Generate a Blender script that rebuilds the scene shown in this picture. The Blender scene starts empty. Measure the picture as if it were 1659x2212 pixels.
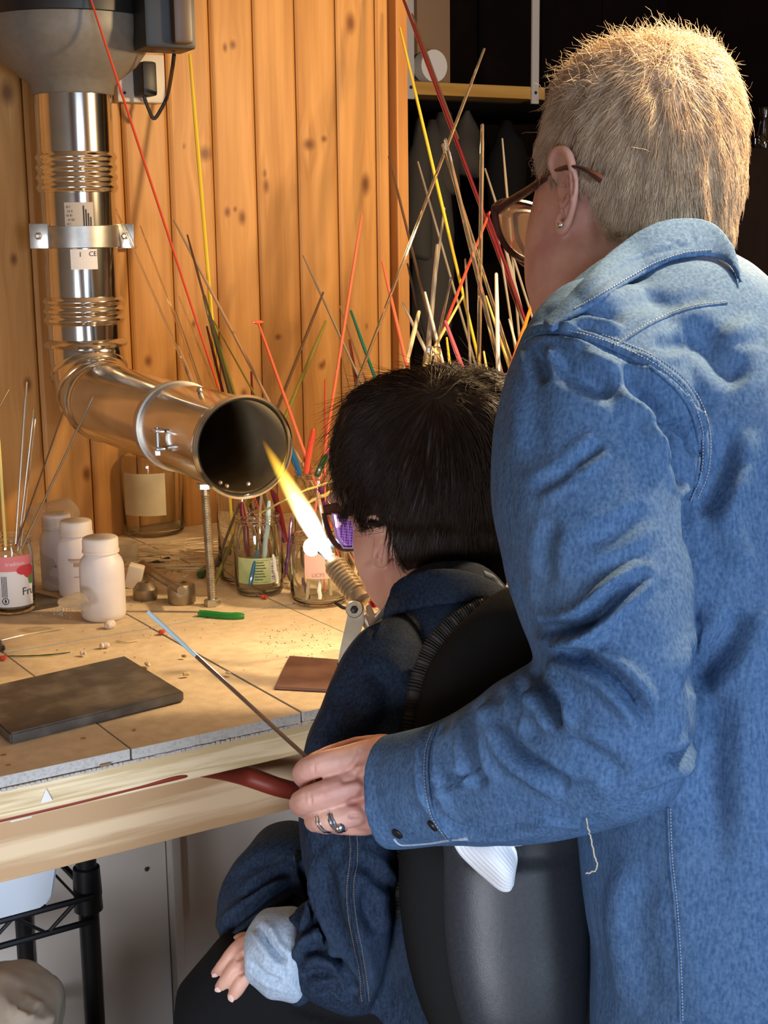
import bpy, bmesh, math, random
import numpy as np
from mathutils import Vector, Matrix, noise
from mathutils.bvhtree import BVHTree
random.seed(7); rng = np.random.default_rng(7)
C = bpy.context.scene.collection
PI = math.pi
# ------------------------------------------------------------------ camera
FPX = 3141.0; CXP, CYP = 829.5, 1106.0; CAMZ = 1.33
yaw, pitch, roll = math.radians(32.26), math.radians(11.38), math.radians(-.736)
_fw = np.array([math.sin(yaw)*math.cos(pitch), math.cos(yaw)*math.cos(pitch), -math.sin(pitch)])
_rt = np.array([math.cos(yaw), -math.sin(yaw), 0.]); _up = np.cross(_rt, _fw)
R_ = _rt*math.cos(roll) + _up*math.sin(roll); U_ = _up*math.cos(roll) - _rt*math.sin(roll); F_ = _fw
CAM = np.array([0., 0., CAMZ])
cd = bpy.data.cameras.new('camera'); cam = bpy.data.objects.new('camera', cd); C.objects.link(cam)
cd.sensor_width = 36; cd.lens = FPX/2212*36; cd.clip_start = .02
M = Matrix.Identity(4)
for i in range(3):
    M[i][0], M[i][1], M[i][2], M[i][3] = R_[i], U_[i], -F_[i], CAM[i]
cam.matrix_world = M
bpy.context.scene.camera = cam

def ray(x, y): return F_ + R_*(x-CXP)/FPX - U_*(y-CYP)/FPX
def P(x, y, Z): return CAM + ray(x, y)*Z                      # point seen at (x, y), Z metres deep
TZ = 0.783                                                    # worktop height
def T(x, y, z=TZ): d = ray(x, y); return CAM + d*((z-CAMZ)/d[2])
def PY(x, y, Y): d = ray(x, y); return CAM + d*(Y/d[1])
def proj(v):
    q = np.asarray(v)-CAM; z = q@F_
    return CXP+FPX*(q@R_)/z, CYP-FPX*(q@U_)/z, z
# ------------------------------------------------------------------ world and lights
sc = bpy.context.scene
sc.view_settings.view_transform = 'Standard'; sc.view_settings.look = 'None'
sc.view_settings.gamma = 1; sc.view_settings.exposure = 0.0; sc.view_settings.use_curve_mapping = False
w = bpy.data.worlds.new('room_air'); sc.world = w; w.use_nodes = True
w.node_tree.nodes['Background'].inputs[0].default_value = (.55, .62, .8, 1)
w.node_tree.nodes['Background'].inputs[1].default_value = .035
def light(name, typ, loc, energy, col, size=.1, target=None, sy=None, spread=None, spot=None):
    d = bpy.data.lights.new(name, typ); o = bpy.data.objects.new(name, d); C.objects.link(o)
    o.location = loc; d.energy = energy; d.color = col
    if typ == 'AREA':
        d.size = size
        if sy: d.shape = 'RECTANGLE'; d.size_y = sy
        if spread: d.spread = math.radians(spread)
    else: d.shadow_soft_size = size
    if spot: d.spot_size = math.radians(spot); d.spot_blend = .5
    if target is not None:
        o.rotation_euler = (Vector(target)-Vector(loc)).to_track_quat('-Z', 'Y').to_euler()
    return o
KEY = P(1900, 40, 1.85)
light("warm_bench_lamp", "POINT", KEY, 54, (1, .70, .38), .05)
WIN = CAM - F_*1.0 + R_*1.45 + np.array([0, 0, -.40])
light('daylight_window', 'AREA', WIN, 62, (.64, .80, 1), 1.2, P(1000, 1800, 1.4), 1.1)
light('ceiling_lamp', 'SPOT', P(2250, -850, 1.28), 105, (1, .74, .42), .05, P(1500, 650, 1.3), spot=62)
LEFT_FILL = CAM - F_*.8 - R_*.85 + np.array([0, 0, -.88])
light('low_left_fill', 'AREA', LEFT_FILL, 6.5, (.90, .92, 1), .8, P(250, 2080, 1.7), .7, 58)  # added fill, no real doorway: brightens the panels under the bench
# ------------------------------------------------------------------ materials
def node(nt, t, **k):
    n = nt.nodes.new(t)
    for a, b in k.items():
        if a.startswith('i_'): n.inputs[a[2:].replace('_', ' ')].default_value = b
        else: setattr(n, a, b)
    return n
def mat(name, col, rough=.6, metal=0, col2=None, scale=20, stretch=(1, 1, 1), bump=0, bscale=None, trans=0, ior=1.45,
        emit=None, es=0, coat=0, sheen=0, detail=4, lo=.35, hi=.65, alpha=1, spec=.5, sss=0, rand=0):
    m = bpy.data.materials.new(name); m.use_nodes = True; nt = m.node_tree; b = nt.nodes['Principled BSDF']
    I = b.inputs; c4 = lambda c: (c[0], c[1], c[2], 1)
    I['Base Color'].default_value = c4(col); I['Roughness'].default_value = rough; I['Metallic'].default_value = metal
    I['Transmission Weight'].default_value = trans; I['IOR'].default_value = ior; I['Coat Weight'].default_value = coat
    I['Sheen Weight'].default_value = sheen; I['Alpha'].default_value = alpha; I['Specular IOR Level'].default_value = spec
    if sss: I['Subsurface Weight'].default_value = sss; I['Subsurface Radius'].default_value = (.012, .004, .002); I['Subsurface Scale'].default_value = 1
    if emit: I['Emission Color'].default_value = c4(emit); I['Emission Strength'].default_value = es
    if col2 or bump:
        tc = node(nt, 'ShaderNodeTexCoord'); mp = node(nt, 'ShaderNodeMapping'); mp.inputs['Scale'].default_value = stretch
        nt.links.new(tc.outputs['Object'], mp.inputs[0])
        if rand:
            oi = node(nt, 'ShaderNodeObjectInfo'); ml = node(nt, 'ShaderNodeMath', operation='MULTIPLY'); ml.inputs[1].default_value = 37
            nt.links.new(oi.outputs['Random'], ml.inputs[0]); cb = node(nt, 'ShaderNodeCombineXYZ')
            for k in range(3): nt.links.new(ml.outputs[0], cb.inputs[k])
            nt.links.new(cb.outputs[0], mp.inputs['Location'])
    if col2:
        n = node(nt, 'ShaderNodeTexNoise'); n.inputs['Scale'].default_value = scale; n.inputs['Detail'].default_value = detail
        r = node(nt, 'ShaderNodeValToRGB'); r.color_ramp.elements[0].position = lo; r.color_ramp.elements[1].position = hi
        r.color_ramp.elements[0].color = c4(col); r.color_ramp.elements[1].color = c4(col2)
        nt.links.new(mp.outputs[0], n.inputs['Vector']); nt.links.new(n.outputs['Fac'], r.inputs[0]); nt.links.new(r.outputs[0], I['Base Color'])
    if bump:
        n2 = node(nt, 'ShaderNodeTexNoise'); n2.inputs['Scale'].default_value = bscale or scale; n2.inputs['Detail'].default_value = 3
        bp = node(nt, 'ShaderNodeBump'); bp.inputs['Strength'].default_value = bump; bp.inputs['Distance'].default_value = .002
        nt.links.new(mp.outputs[0], n2.inputs['Vector']); nt.links.new(n2.outputs['Fac'], bp.inputs['Height']); nt.links.new(bp.outputs[0], I['Normal'])
    return m
def wood(name, a, b, knotcol, axis='Z', freq=60, rough=.45, contrast=1, attr=False, rings=.5):
    m = mat(name, a, rough, coat=.0, spec=.3); nt = m.node_tree; bs = nt.nodes['Principled BSDF']; L = nt.links.new
    tc = node(nt, 'ShaderNodeTexCoord'); oi = node(nt, 'ShaderNodeObjectInfo')
    ml = node(nt, 'ShaderNodeMath', operation='MULTIPLY'); ml.inputs[1].default_value = 50; L(oi.outputs['Random'], ml.inputs[0])
    cb = node(nt, 'ShaderNodeCombineXYZ'); [L(ml.outputs[0], cb.inputs[k]) for k in range(3)]
    ad = node(nt, 'ShaderNodeVectorMath', operation='ADD'); L(tc.outputs['Object'], ad.inputs[0]); L(cb.outputs[0], ad.inputs[1])
    vec = ad.outputs[0]
    if attr:
        at = node(nt, 'ShaderNodeAttribute', attribute_name='knot'); sp = node(nt, 'ShaderNodeSeparateColor'); L(at.outputs['Color'], sp.inputs[0])
        cw = node(nt, 'ShaderNodeCombineXYZ'); mw = node(nt, 'ShaderNodeMath', operation='MULTIPLY'); mw.inputs[1].default_value = .05
        L(sp.outputs[1], mw.inputs[0]); L(mw.outputs[0], cw.inputs[0])
        a2 = node(nt, 'ShaderNodeVectorMath', operation='ADD'); L(vec, a2.inputs[0]); L(cw.outputs[0], a2.inputs[1]); vec = a2.outputs[0]
    st = {'Z': (1, 1, .045), 'X': (.045, 1, 1), 'Y': (1, .045, 1)}[axis]
    mp = node(nt, 'ShaderNodeMapping'); mp.inputs['Scale'].default_value = st; L(vec, mp.inputs[0])
    n = node(nt, 'ShaderNodeTexNoise'); n.inputs['Scale'].default_value = freq; n.inputs['Detail'].default_value = 6; n.inputs['Roughness'].default_value = .6; L(mp.outputs[0], n.inputs['Vector'])
    n0 = node(nt, 'ShaderNodeTexNoise'); n0.inputs['Scale'].default_value = freq*.14; n0.inputs['Detail'].default_value = 2; L(mp.outputs[0], n0.inputs['Vector'])
    mm = node(nt, 'ShaderNodeMath', operation='MULTIPLY'); mm.inputs[1].default_value = 14; L(n0.outputs['Fac'], mm.inputs[0])
    sn = node(nt, 'ShaderNodeMath', operation='SINE'); m3 = node(nt, 'ShaderNodeMath', operation='MULTIPLY'); m3.inputs[1].default_value = 3.2; L(mm.outputs[0], m3.inputs[0]); L(m3.outputs[0], sn.inputs[0])
    s2 = node(nt, 'ShaderNodeMath', operation='MULTIPLY'); s2.inputs[1].default_value = .16*rings*2; L(sn.outputs[0], s2.inputs[0])
    sm = node(nt, 'ShaderNodeMath', operation='ADD'); L(n.outputs['Fac'], sm.inputs[0]); L(s2.outputs[0], sm.inputs[1])
    r = node(nt, 'ShaderNodeValToRGB'); r.color_ramp.elements[0].position = .5-.22/contrast; r.color_ramp.elements[1].position = .5+.22/contrast
    r.color_ramp.elements[0].color = (*a, 1); r.color_ramp.elements[1].color = (*b, 1); L(sm.outputs[0], r.inputs[0])
    out = r.outputs[0]
    if attr:
        mx = node(nt, 'ShaderNodeMix', data_type='RGBA'); L(sp.outputs[0], mx.inputs[0]); L(out, mx.inputs[6]); mx.inputs[7].default_value = (*knotcol, 1); out = mx.outputs[2]
    L(out, bs.inputs['Base Color'])
    bp = node(nt, 'ShaderNodeBump'); bp.inputs['Strength'].default_value = .15; bp.inputs['Distance'].default_value = .001
    L(n.outputs['Fac'], bp.inputs['Height']); L(bp.outputs[0], bs.inputs['Normal'])
    return m
def denim(name, a, b, worn, rough=.85, ws=1.0, wl=.55, wh=.8):
    m = mat(name, a, rough, sheen=.0, spec=.2); nt = m.node_tree; bs = nt.nodes['Principled BSDF']; L = nt.links.new
    tc = node(nt, 'ShaderNodeTexCoord')
    mp = node(nt, 'ShaderNodeMapping'); mp.inputs['Scale'].default_value = (1, 1, .22); L(tc.outputs['Object'], mp.inputs[0])
    n1 = node(nt, 'ShaderNodeTexNoise'); n1.inputs['Scale'].default_value = 420; n1.inputs['Detail'].default_value = 2; L(mp.outputs[0], n1.inputs['Vector'])
    n2 = node(nt, 'ShaderNodeTexNoise'); n2.inputs['Scale'].default_value = 330; n2.inputs['Detail'].default_value = 5; L(tc.outputs['Object'], n2.inputs['Vector'])
    av = node(nt, 'ShaderNodeMath', operation='ADD'); L(n1.outputs['Fac'], av.inputs[0]); L(n2.outputs['Fac'], av.inputs[1])
    h = node(nt, 'ShaderNodeMath', operation='MULTIPLY'); h.inputs[1].default_value = .5; L(av.outputs[0], h.inputs[0])
    r = node(nt, 'ShaderNodeValToRGB'); r.color_ramp.elements[0].position = .36; r.color_ramp.elements[1].position = .64
    r.color_ramp.elements[0].color = (*a, 1); r.color_ramp.elements[1].color = (*b, 1); L(h.outputs[0], r.inputs[0])
    n3 = node(nt, 'ShaderNodeTexNoise'); n3.inputs['Scale'].default_value = 9; n3.inputs['Detail'].default_value = 4; L(tc.outputs['Object'], n3.inputs['Vector'])
    r3 = node(nt, 'ShaderNodeValToRGB'); r3.color_ramp.elements[0].position = wl; r3.color_ramp.elements[1].position = wh
    r3.color_ramp.elements[1].color = (ws*.6, ws*.6, ws*.6, 1); L(n3.outputs['Fac'], r3.inputs[0])
    mx = node(nt, 'ShaderNodeMix', data_type='RGBA'); L(r3.outputs[0], mx.inputs[0]); L(r.outputs[0], mx.inputs[6]); mx.inputs[7].default_value = (*worn, 1)
    L(mx.outputs[2], bs.inputs['Base Color'])
    bp = node(nt, 'ShaderNodeBump'); bp.inputs['Strength'].default_value = .35; bp.inputs['Distance'].default_value = .0012
    L(h.outputs[0], bp.inputs['Height']); L(bp.outputs[0], bs.inputs['Normal'])
    return m
PINE = wood('pine_board', (.42, .195, .052), (.58, .30, .095), (.16, .055, .016), attr=True, rings=.35)
PINE_EDGE = wood('pine_trim', (.40, .17, .045), (.52, .25, .075), (.1, .05, .02), rings=.4)
BEAM = wood('pale_beam', (.62, .46, .25), (.84, .68, .44), (.3, .2, .1), axis='X', freq=230, rings=.45, rough=.6, contrast=1.9)
APRON = wood('pale_apron', (.55, .35, .19), (.80, .60, .38), (.3, .2, .1), axis='X', freq=70, rings=1.0, rough=.6, contrast=1.6)
SHELFW = wood('shelf_wood', (.50, .27, .06), (.62, .36, .10), (.3, .2, .1), axis='X', freq=60)
TILE = mat('fired_clay_tile', (.60, .47, .30), .85, col2=(.70, .56, .38), scale=60, bump=.25, bscale=400, rand=1)
TILEE = mat('tile_edge', (.50, .48, .45), .9, col2=(.32, .31, .30), scale=300, lo=.45, hi=.8)
GROUT = mat('dark_gap_board', (.10, .07, .045), .9)
STEEL = mat('polished_flue_steel', (.74, .72, .68), .15, 1, col2=(.62, .60, .56), scale=14, bump=.06, bscale=6)
STEELD = mat('brown_flue_inside', (.30, .24, .15), .6, .4, col2=(.20, .15, .09), scale=14)  # duller, darker brown than the outer steel
ZINC = mat('zinc_plate', (.72, .72, .70), .32, 1, col2=(.55, .55, .52), scale=60)
GALV = mat('galvanised_band', (.55, .55, .52), .42, 1, col2=(.42, .42, .40), scale=40)
BRASSY = mat('dull_steel', (.42, .36, .27), .42, .9, col2=(.30, .25, .18), scale=60)
FANG = mat('grey_fan_plastic', (.15, .135, .11), .45, col2=(.17, .155, .13), scale=90)
BLACKP = mat('black_plastic', (.012, .012, .012), .45)
BROWNP = mat('brown_box_side', (.06, .035, .02), .4)
WHITEP = mat('cream_socket_plastic', (.55, .50, .42), .4)
SLATE = mat('dark_graphite_slab', (.070, .058, .046), .5, col2=(.20, .175, .14), scale=28, bump=.25, bscale=90, lo=.45, hi=.85, detail=10)
BOTTLE = mat('white_bottle_plastic', (.66, .61, .60), .42, col2=(.72, .68, .67), scale=20, sss=.05)
CAPM = mat('dusty_white_cap', (.72, .66, .60), .55, col2=(.60, .48, .38), scale=22, lo=.45, hi=.8)
def glass(name, col=(1, 1, 1), rough=.02, ior=1.4):
    return mat(name, col, rough, trans=1, ior=ior)
GLASS = glass('clear_jar_glass', (.97, .99, .97))
PLASTIC_BAG = mat('thin_plastic', (.75, .72, .62), .25, trans=.75, ior=1.1, alpha=.55)
PAPERL = mat('cream_paper', (.66, .60, .42), .8, col2=(.60, .53, .36), scale=30)
PAPERW = mat('white_paper_label', (.80, .78, .76), .7)
PINKL = mat('pink_label', (.78, .22, .24), .6)
INK = mat('ink', (.03, .025, .03), .6)
REDINK = mat('berry_ink', (.60, .05, .06), .6)
GREENL = mat('green_label', (.28, .38, .14), .6, col2=(.50, .52, .26), scale=40)
PEACHL = mat('peach_label', (.75, .45, .34), .6)
def rodm(name, c, glassy=False, rough=.18):
    return mat(name, c, rough, coat=.5) if not glassy else mat(name, c, .04, trans=.95, ior=1.45)
RC = dict(red=rodm('red_glass', (.62, .07, .035)), coral=rodm('coral_glass', (.85, .17, .09)), yellow=rodm('yellow_glass', (.78, .56, .05)),
          brown=rodm('brown_glass', (.10, .055, .032)), tan=rodm('tan_glass', (.45, .28, .17)), clear=rodm('clear_glass_rod', (.86, .78, .62), True),
          grey=rodm('grey_glass', (.30, .26, .20)), cream=rodm('cream_glass', (.72, .60, .36)), green=rodm('green_glass', (.02, .22, .04)),
          dgreen=rodm('dark_green_glass', (.03, .08, .025)), teal=rodm('teal_glass', (.01, .15, .11)), blue=rodm('blue_glass', (.015, .10, .22)),
          pink=rodm('pink_glass', (.72, .12, .16)), crimson=rodm('crimson_glass', (.13, .007, .016)), orange=rodm('orange_glass', (.85, .20, .02)),
          white=rodm('white_glass', (.75, .72, .62)), olive=rodm('olive_glass', (.22, .19, .04)), steel=mat('steel_wire', (.55, .50, .42), .3, 1),
          gold=rodm('gold_glass', (.70, .55, .16)), pale=rodm('pale_blue_glass', (.45, .62, .68)), black=rodm('black_glass', (.02, .018, .02)), purple=rodm('purple_glass', (.12, .03, .12)))
SKINA = mat('adult_skin', (.60, .335, .26), .5, col2=(.50, .235, .19), scale=28, bump=.25, bscale=160, sss=.12)
SKINC = mat('child_skin', (.62, .35, .26), .5, col2=(.54, .27, .20), scale=25, bump=.12, bscale=160, sss=.12)
BLOND = mat('blond_hair', (.44, .30, .19), .45, col2=(.60, .44, .29), scale=60, sheen=.1)
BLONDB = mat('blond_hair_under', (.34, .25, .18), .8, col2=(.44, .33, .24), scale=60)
DARKH = mat('dark_hair', (.020, .010, .006), .45, spec=.35, col2=(.032, .016, .009), scale=60)
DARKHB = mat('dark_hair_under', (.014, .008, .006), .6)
DENIM_A = denim('blue_denim', (.040, .090, .195), (.095, .175, .32), (.18, .27, .40), ws=.35)
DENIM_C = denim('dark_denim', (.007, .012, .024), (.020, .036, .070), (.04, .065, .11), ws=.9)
DENIM_I = denim('faded_denim', (.26, .33, .42), (.42, .50, .60), (.5, .56, .64), ws=.6)
THREAD = mat('pale_thread', (.55, .47, .34), .8)
THREADB = mat('blue_thread', (.30, .34, .40), .8)
SNAP = mat('dark_snap', (.035, .03, .028), .4, .6)
SILVER = mat('silver_ring', (.85, .85, .86), .15, 1)
BLACKC = mat('black_cloth', (.008, .008, .009), .9, spec=.1, bump=.3, bscale=500)
SHELL = mat('dark_chair_shell', (.024, .027, .034), .40, col2=(.032, .036, .044), scale=300, bump=.1, bscale=800)
UPH = mat('black_upholstery', (.010, .010, .010), .85, spec=.15, bump=.4, bscale=700)
TORT = mat('dark_glasses_frame', (.035, .012, .012), .25, col2=(.09, .03, .02), scale=60)
LENS = mat('clear_lens', (.9, .8, .78), .03, trans=.9, ior=1.3, alpha=.7)
EYEW = mat('eye_white', (.75, .72, .68), .2)
IRIS = mat('brown_iris', (.10, .05, .02), .2)
PANEL = mat('white_melamine', (.78, .72, .66), .55, col2=(.82, .77, .70), scale=8)
BINM = mat('white_bin_plastic', (.62, .68, .76), .35)
BAGP = mat('brown_paper_bag', (.24, .19, .14), .8, col2=(.30, .24, .18), scale=20, bump=.6, bscale=25)
REDC = mat('red_cable', (.24, .035, .02), .5)
# ------------------------------------------------------------------ geometry helpers: each returns (verts ndarray, faces)
def comb(*gs):
    V = []; Fc = []; o = 0
    for v, f in gs:
        V.append(np.asarray(v, float)); Fc += [tuple(int(i)+o for i in q) for q in f]; o += len(v)
    return np.vstack(V), Fc
def frame(d, up=(0, 0, 1)):
    d = np.asarray(d, float); d = d/np.linalg.norm(d); u = np.asarray(up, float)
    if abs(d@u)/np.linalg.norm(u) > .98: u = np.array([1., .02, 0]) if abs(d[0]) < .9 else np.array([0, 1., 0])
    a = np.cross(u, d); a /= np.linalg.norm(a); b = np.cross(d, a); return a, b, d
def tube(pts, r, n=10, closed=False, caps=True, flat=1.0, up=(0, 0, 1)):
    pts = np.asarray(pts, float); m = len(pts); r = np.full(m, r) if np.isscalar(r) else np.asarray(r, float)
    V = []; pa = None
    for i in range(m):
        if closed: d = pts[(i+1) % m]-pts[i-1]
        else: d = pts[min(i+1, m-1)]-pts[max(i-1, 0)]
        d = d/(np.linalg.norm(d)+1e-12)
        if pa is None: a, b, _ = frame(d, up)
        else:
            a = pa-d*(pa@d); a /= np.linalg.norm(a); b = np.cross(d, a)
        pa = a
        t = np.arange(n)/n*2*PI
        V.append(pts[i]+r[i]*(np.outer(np.cos(t), a)+flat*np.outer(np.sin(t), b)))
    V = np.vstack(V); F = []
    for i in range(m if closed else m-1):
        j = (i+1) % m
        for k in range(n): F.append((i*n+k, i*n+(k+1) % n, j*n+(k+1) % n, j*n+k))
    if caps and not closed: F.append(tuple(range(n))[::-1]); F.append(tuple((m-1)*n+k for k in range(n)))
    return V, F
def smooth_path(pts, sub=6):
    pts = [np.asarray(p, float) for p in pts]
    if len(pts) < 3: return np.array([pts[0]+(pts[-1]-pts[0])*i/sub for i in range(sub+1)])
    q = [2*pts[0]-pts[1]]+pts+[2*pts[-1]-pts[-2]]; out = []
    for i in range(1, len(q)-2):
        for s in range(sub):
            t = s/sub; a, b, c, d = q[i-1], q[i], q[i+1], q[i+2]
            out.append(.5*((2*b)+(-a+c)*t+(2*a-5*b+4*c-d)*t*t+(-a+3*b-3*c+d)*t**3))
    out.append(pts[-1]); return np.array(out)
def lathe(prof, c, n=32, axis=(0, 0, 1), cap=True):
    a, b, d = frame(axis); c = np.asarray(c, float); t = np.arange(n)/n*2*PI
    V = np.vstack([c+d*z+r*(np.outer(np.cos(t), a)+np.outer(np.sin(t), b)) for r, z in prof]); F = []
    for i in range(len(prof)-1):
        for k in range(n): F.append((i*n+k, i*n+(k+1) % n, (i+1)*n+(k+1) % n, (i+1)*n+k))
    if cap: F.append(tuple(range(n))[::-1]); F.append(tuple((len(prof)-1)*n+k for k in range(n)))
    return V, F
def box(c, s, ax=None, bev=.0):
    bm = bmesh.new(); bmesh.ops.create_cube(bm, size=1)
    for v in bm.verts: v.co = Vector((v.co.x*s[0], v.co.y*s[1], v.co.z*s[2]))
    if bev: bmesh.ops.bevel(bm, geom=bm.edges[:], offset=bev, segments=2, affect='EDGES', profile=.6)
    V = np.array([v.co[:] for v in bm.verts]); F = [tuple(v.index for v in f.verts) for f in bm.faces]; bm.free()
    if ax is not None: V = V@np.array(ax)
    return V+np.asarray(c, float), F
def prism(poly, th, bev=0):
    """closed polygon (3D points, planar) extruded by vector th"""
    poly = np.array(poly, float); n = len(poly); th = np.asarray(th, float)
    V = np.vstack([poly, poly+th]); F = [tuple(range(n))[::-1], tuple(range(n, 2*n))]
    for i in range(n): F.append((i, (i+1) % n, n+(i+1) % n, n+i))
    if bev:
        bm = bmesh.new(); vs = [bm.verts.new(v) for v in V]; [bm.faces.new([vs[i] for i in f]) for f in F]
        bmesh.ops.recalc_face_normals(bm, faces=bm.faces[:]); bmesh.ops.bevel(bm, geom=bm.edges[:], offset=bev, segments=2, affect='EDGES')
        bm.verts.index_update(); V = np.array([v.co[:] for v in bm.verts]); F = [tuple(v.index for v in f.verts) for f in bm.faces]; bm.free()
    return V, F
def ell(c, r, ax=None, n=20):
    V = []; F = []; m = n//2
    for i in range(m+1):
        ph = PI*i/m
        for k in range(n):
            t = 2*PI*k/n; V.append((math.sin(ph)*math.cos(t)*r[0], math.sin(ph)*math.sin(t)*r[1], math.cos(ph)*r[2]))
    V = np.array(V)
    if ax is not None: V = V@np.array(ax)
    for i in range(m):
        for k in range(n): F.append((i*n+k, (i+1)*n+k, (i+1)*n+(k+1) % n, i*n+(k+1) % n))
    return V+np.asarray(c, float), F
def loft(rings, n=28, sub=4, e=2.2):
    """rings of (xl,yl,xr,yr,Z,thick[,dZ]): two outline points of a limb in view, its depth and half thickness"""
    R = np.array([list(r)+[0]*(7-len(r)) for r in rings], float)
    Rs = smooth_path(R, sub); V = []
    cs = np.array([(P(q[0], q[1], q[4]-q[6]/2)+P(q[2], q[3], q[4]+q[6]/2))/2 for q in Rs])
    for i, q in enumerate(Rs):
        L = P(q[0], q[1], q[4]-q[6]/2); Q = P(q[2], q[3], q[4]+q[6]/2); a = (Q-L)/2; c = cs[i]
        d = cs[min(i+1, len(Rs)-1)]-cs[max(i-1, 0)]; b = np.cross(a, d); b /= np.linalg.norm(b)+1e-12; b = b*max(q[5], .002)
        t = np.arange(n)/n*2*PI; ct = np.sign(np.cos(t))*np.abs(np.cos(t))**(2/e); st = np.sign(np.sin(t))*np.abs(np.sin(t))**(2/e)
        V.append(c+np.outer(ct, a)+np.outer(st, b))
    m = len(Rs); V = np.vstack(V); F = []
    for i in range(m-1):
        for k in range(n): F.append((i*n+k, i*n+(k+1) % n, (i+1)*n+(k+1) % n, (i+1)*n+k))
    F.append(tuple(range(n))[::-1]); F.append(tuple((m-1)*n+k for k in range(n)))
    return V, F
def chain(pts, n=12, sub=4):
    """tapering rounded limb through (point, radius)"""
    q = smooth_path([np.append(p, r) for p, r in pts], sub)
    g = tube(q[:, :3], q[:, 3], n)
    return comb(g, ell(q[0, :3], (q[0, 3],)*3, n=12), ell(q[-1, :3], (q[-1, 3],)*3, n=12))
def remesh(g, voxel, sm=6, fac=.5):
    me = bpy.data.meshes.new('t'); me.from_pydata([tuple(v) for v in g[0]], [], g[1]); me.update()
    bm = bmesh.new(); bm.from_mesh(me); bmesh.ops.recalc_face_normals(bm, faces=bm.faces[:]); bm.to_mesh(me); bm.free()
    o = bpy.data.objects.new('t', me); C.objects.link(o)
    md = o.modifiers.new('r', 'REMESH'); md.mode = 'VOXEL'; md.voxel_size = voxel; md.adaptivity = 0
    if sm: s = o.modifiers.new('s', 'SMOOTH'); s.iterations = sm; s.factor = fac
    dg = bpy.context.evaluated_depsgraph_get(); ev = o.evaluated_get(dg); m2 = bpy.data.meshes.new_from_object(ev)
    V = np.empty(len(m2.vertices)*3); m2.vertices.foreach_get('co', V); V = V.reshape(-1, 3)
    F = [tuple(p.vertices) for p in m2.polygons]
    bpy.data.objects.remove(o); bpy.data.meshes.remove(me); bpy.data.meshes.remove(m2)
    return V, F
def vnormals(V, F):
    N = np.zeros_like(V); Q = [f for f in F if len(f) == 4]; 
    if Q:
        q = np.array(Q); n = np.cross(V[q[:, 2]]-V[q[:, 0]], V[q[:, 3]]-V[q[:, 1]])
        for k in range(4): np.add.at(N, q[:, k], n)
    q3 = [f for f in F if len(f) == 3]
    if q3:
        q = np.array(q3); n = np.cross(V[q[:, 1]]-V[q[:, 0]], V[q[:, 2]]-V[q[:, 0]])
        for k in range(3): np.add.at(N, q[:, k], n)
    return N/(np.linalg.norm(N, axis=1)[:, None]+1e-12)
def sculpt(g, strokes, namp=0, nscale=12, namp2=0, nscale2=40):
    """press folds (negative depth) and ridges into a cloth or skin surface along lines"""
    V, F = g; N = vnormals(V, F); x, y, z = proj(V); face = np.clip(-(N@F_)*2.5, 0, 1); D = np.zeros(len(V))
    for s in strokes:
        pts = smooth_path([np.array(p, float) for p in s[0]], 6); w_, amp = s[1], s[2]; side = s[3] if len(s) > 3 else .45
        best = np.full(len(V), 1e9); tt = np.zeros(len(V)); sg = np.zeros(len(V)); n = len(pts)-1
        box_ = (x > pts[:, 0].min()-4*w_) & (x < pts[:, 0].max()+4*w_) & (y > pts[:, 1].min()-4*w_) & (y < pts[:, 1].max()+4*w_)
        idx = np.where(box_)[0]; X = np.stack([x[idx], y[idx]], 1)
        bb = best[idx]; t2 = tt[idx]
        for i in range(n):
            a, b = pts[i], pts[i+1]; ab = b-a; L = ab@ab+1e-9; t = np.clip(((X-a)@ab)/L, 0, 1)
            d = np.linalg.norm(X-a-t[:, None]*ab, axis=1); u = d < bb; bb[u] = d[u]; t2[u] = (i+t[u])/n
        taper = np.clip(np.minimum(t2, 1-t2)*5, 0, 1)**.7
        D[idx] += face[idx]*taper*amp*(np.exp(-(bb/w_)**2) - side*np.exp(-((bb-2.0*w_)/w_)**2))
    if namp:
        n1 = np.array([noise.noise(Vector(v*nscale)) for v in V]); D += namp*n1
    if namp2:
        n1 = np.array([noise.noise(Vector((v[0]*nscale2, v[1]*nscale2, v[2]*nscale2*.6))) for v in V]); D += namp2*n1
    return V+N*D[:, None], F
def bvh(g): return BVHTree.FromPolygons([Vector(v) for v in g[0]], g[1])
def on(b, x, y, out=0.0, dflt=1.4):
    d = Vector(ray(x, y)).normalized(); h = b.ray_cast(Vector(CAM), d)
    if h[0] is None: return P(x, y, dflt), -np.array(d)
    n = np.array(h[1]); n = n if n@F_ < 0 else -n
    return np.array(h[0])+n*out, n
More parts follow.
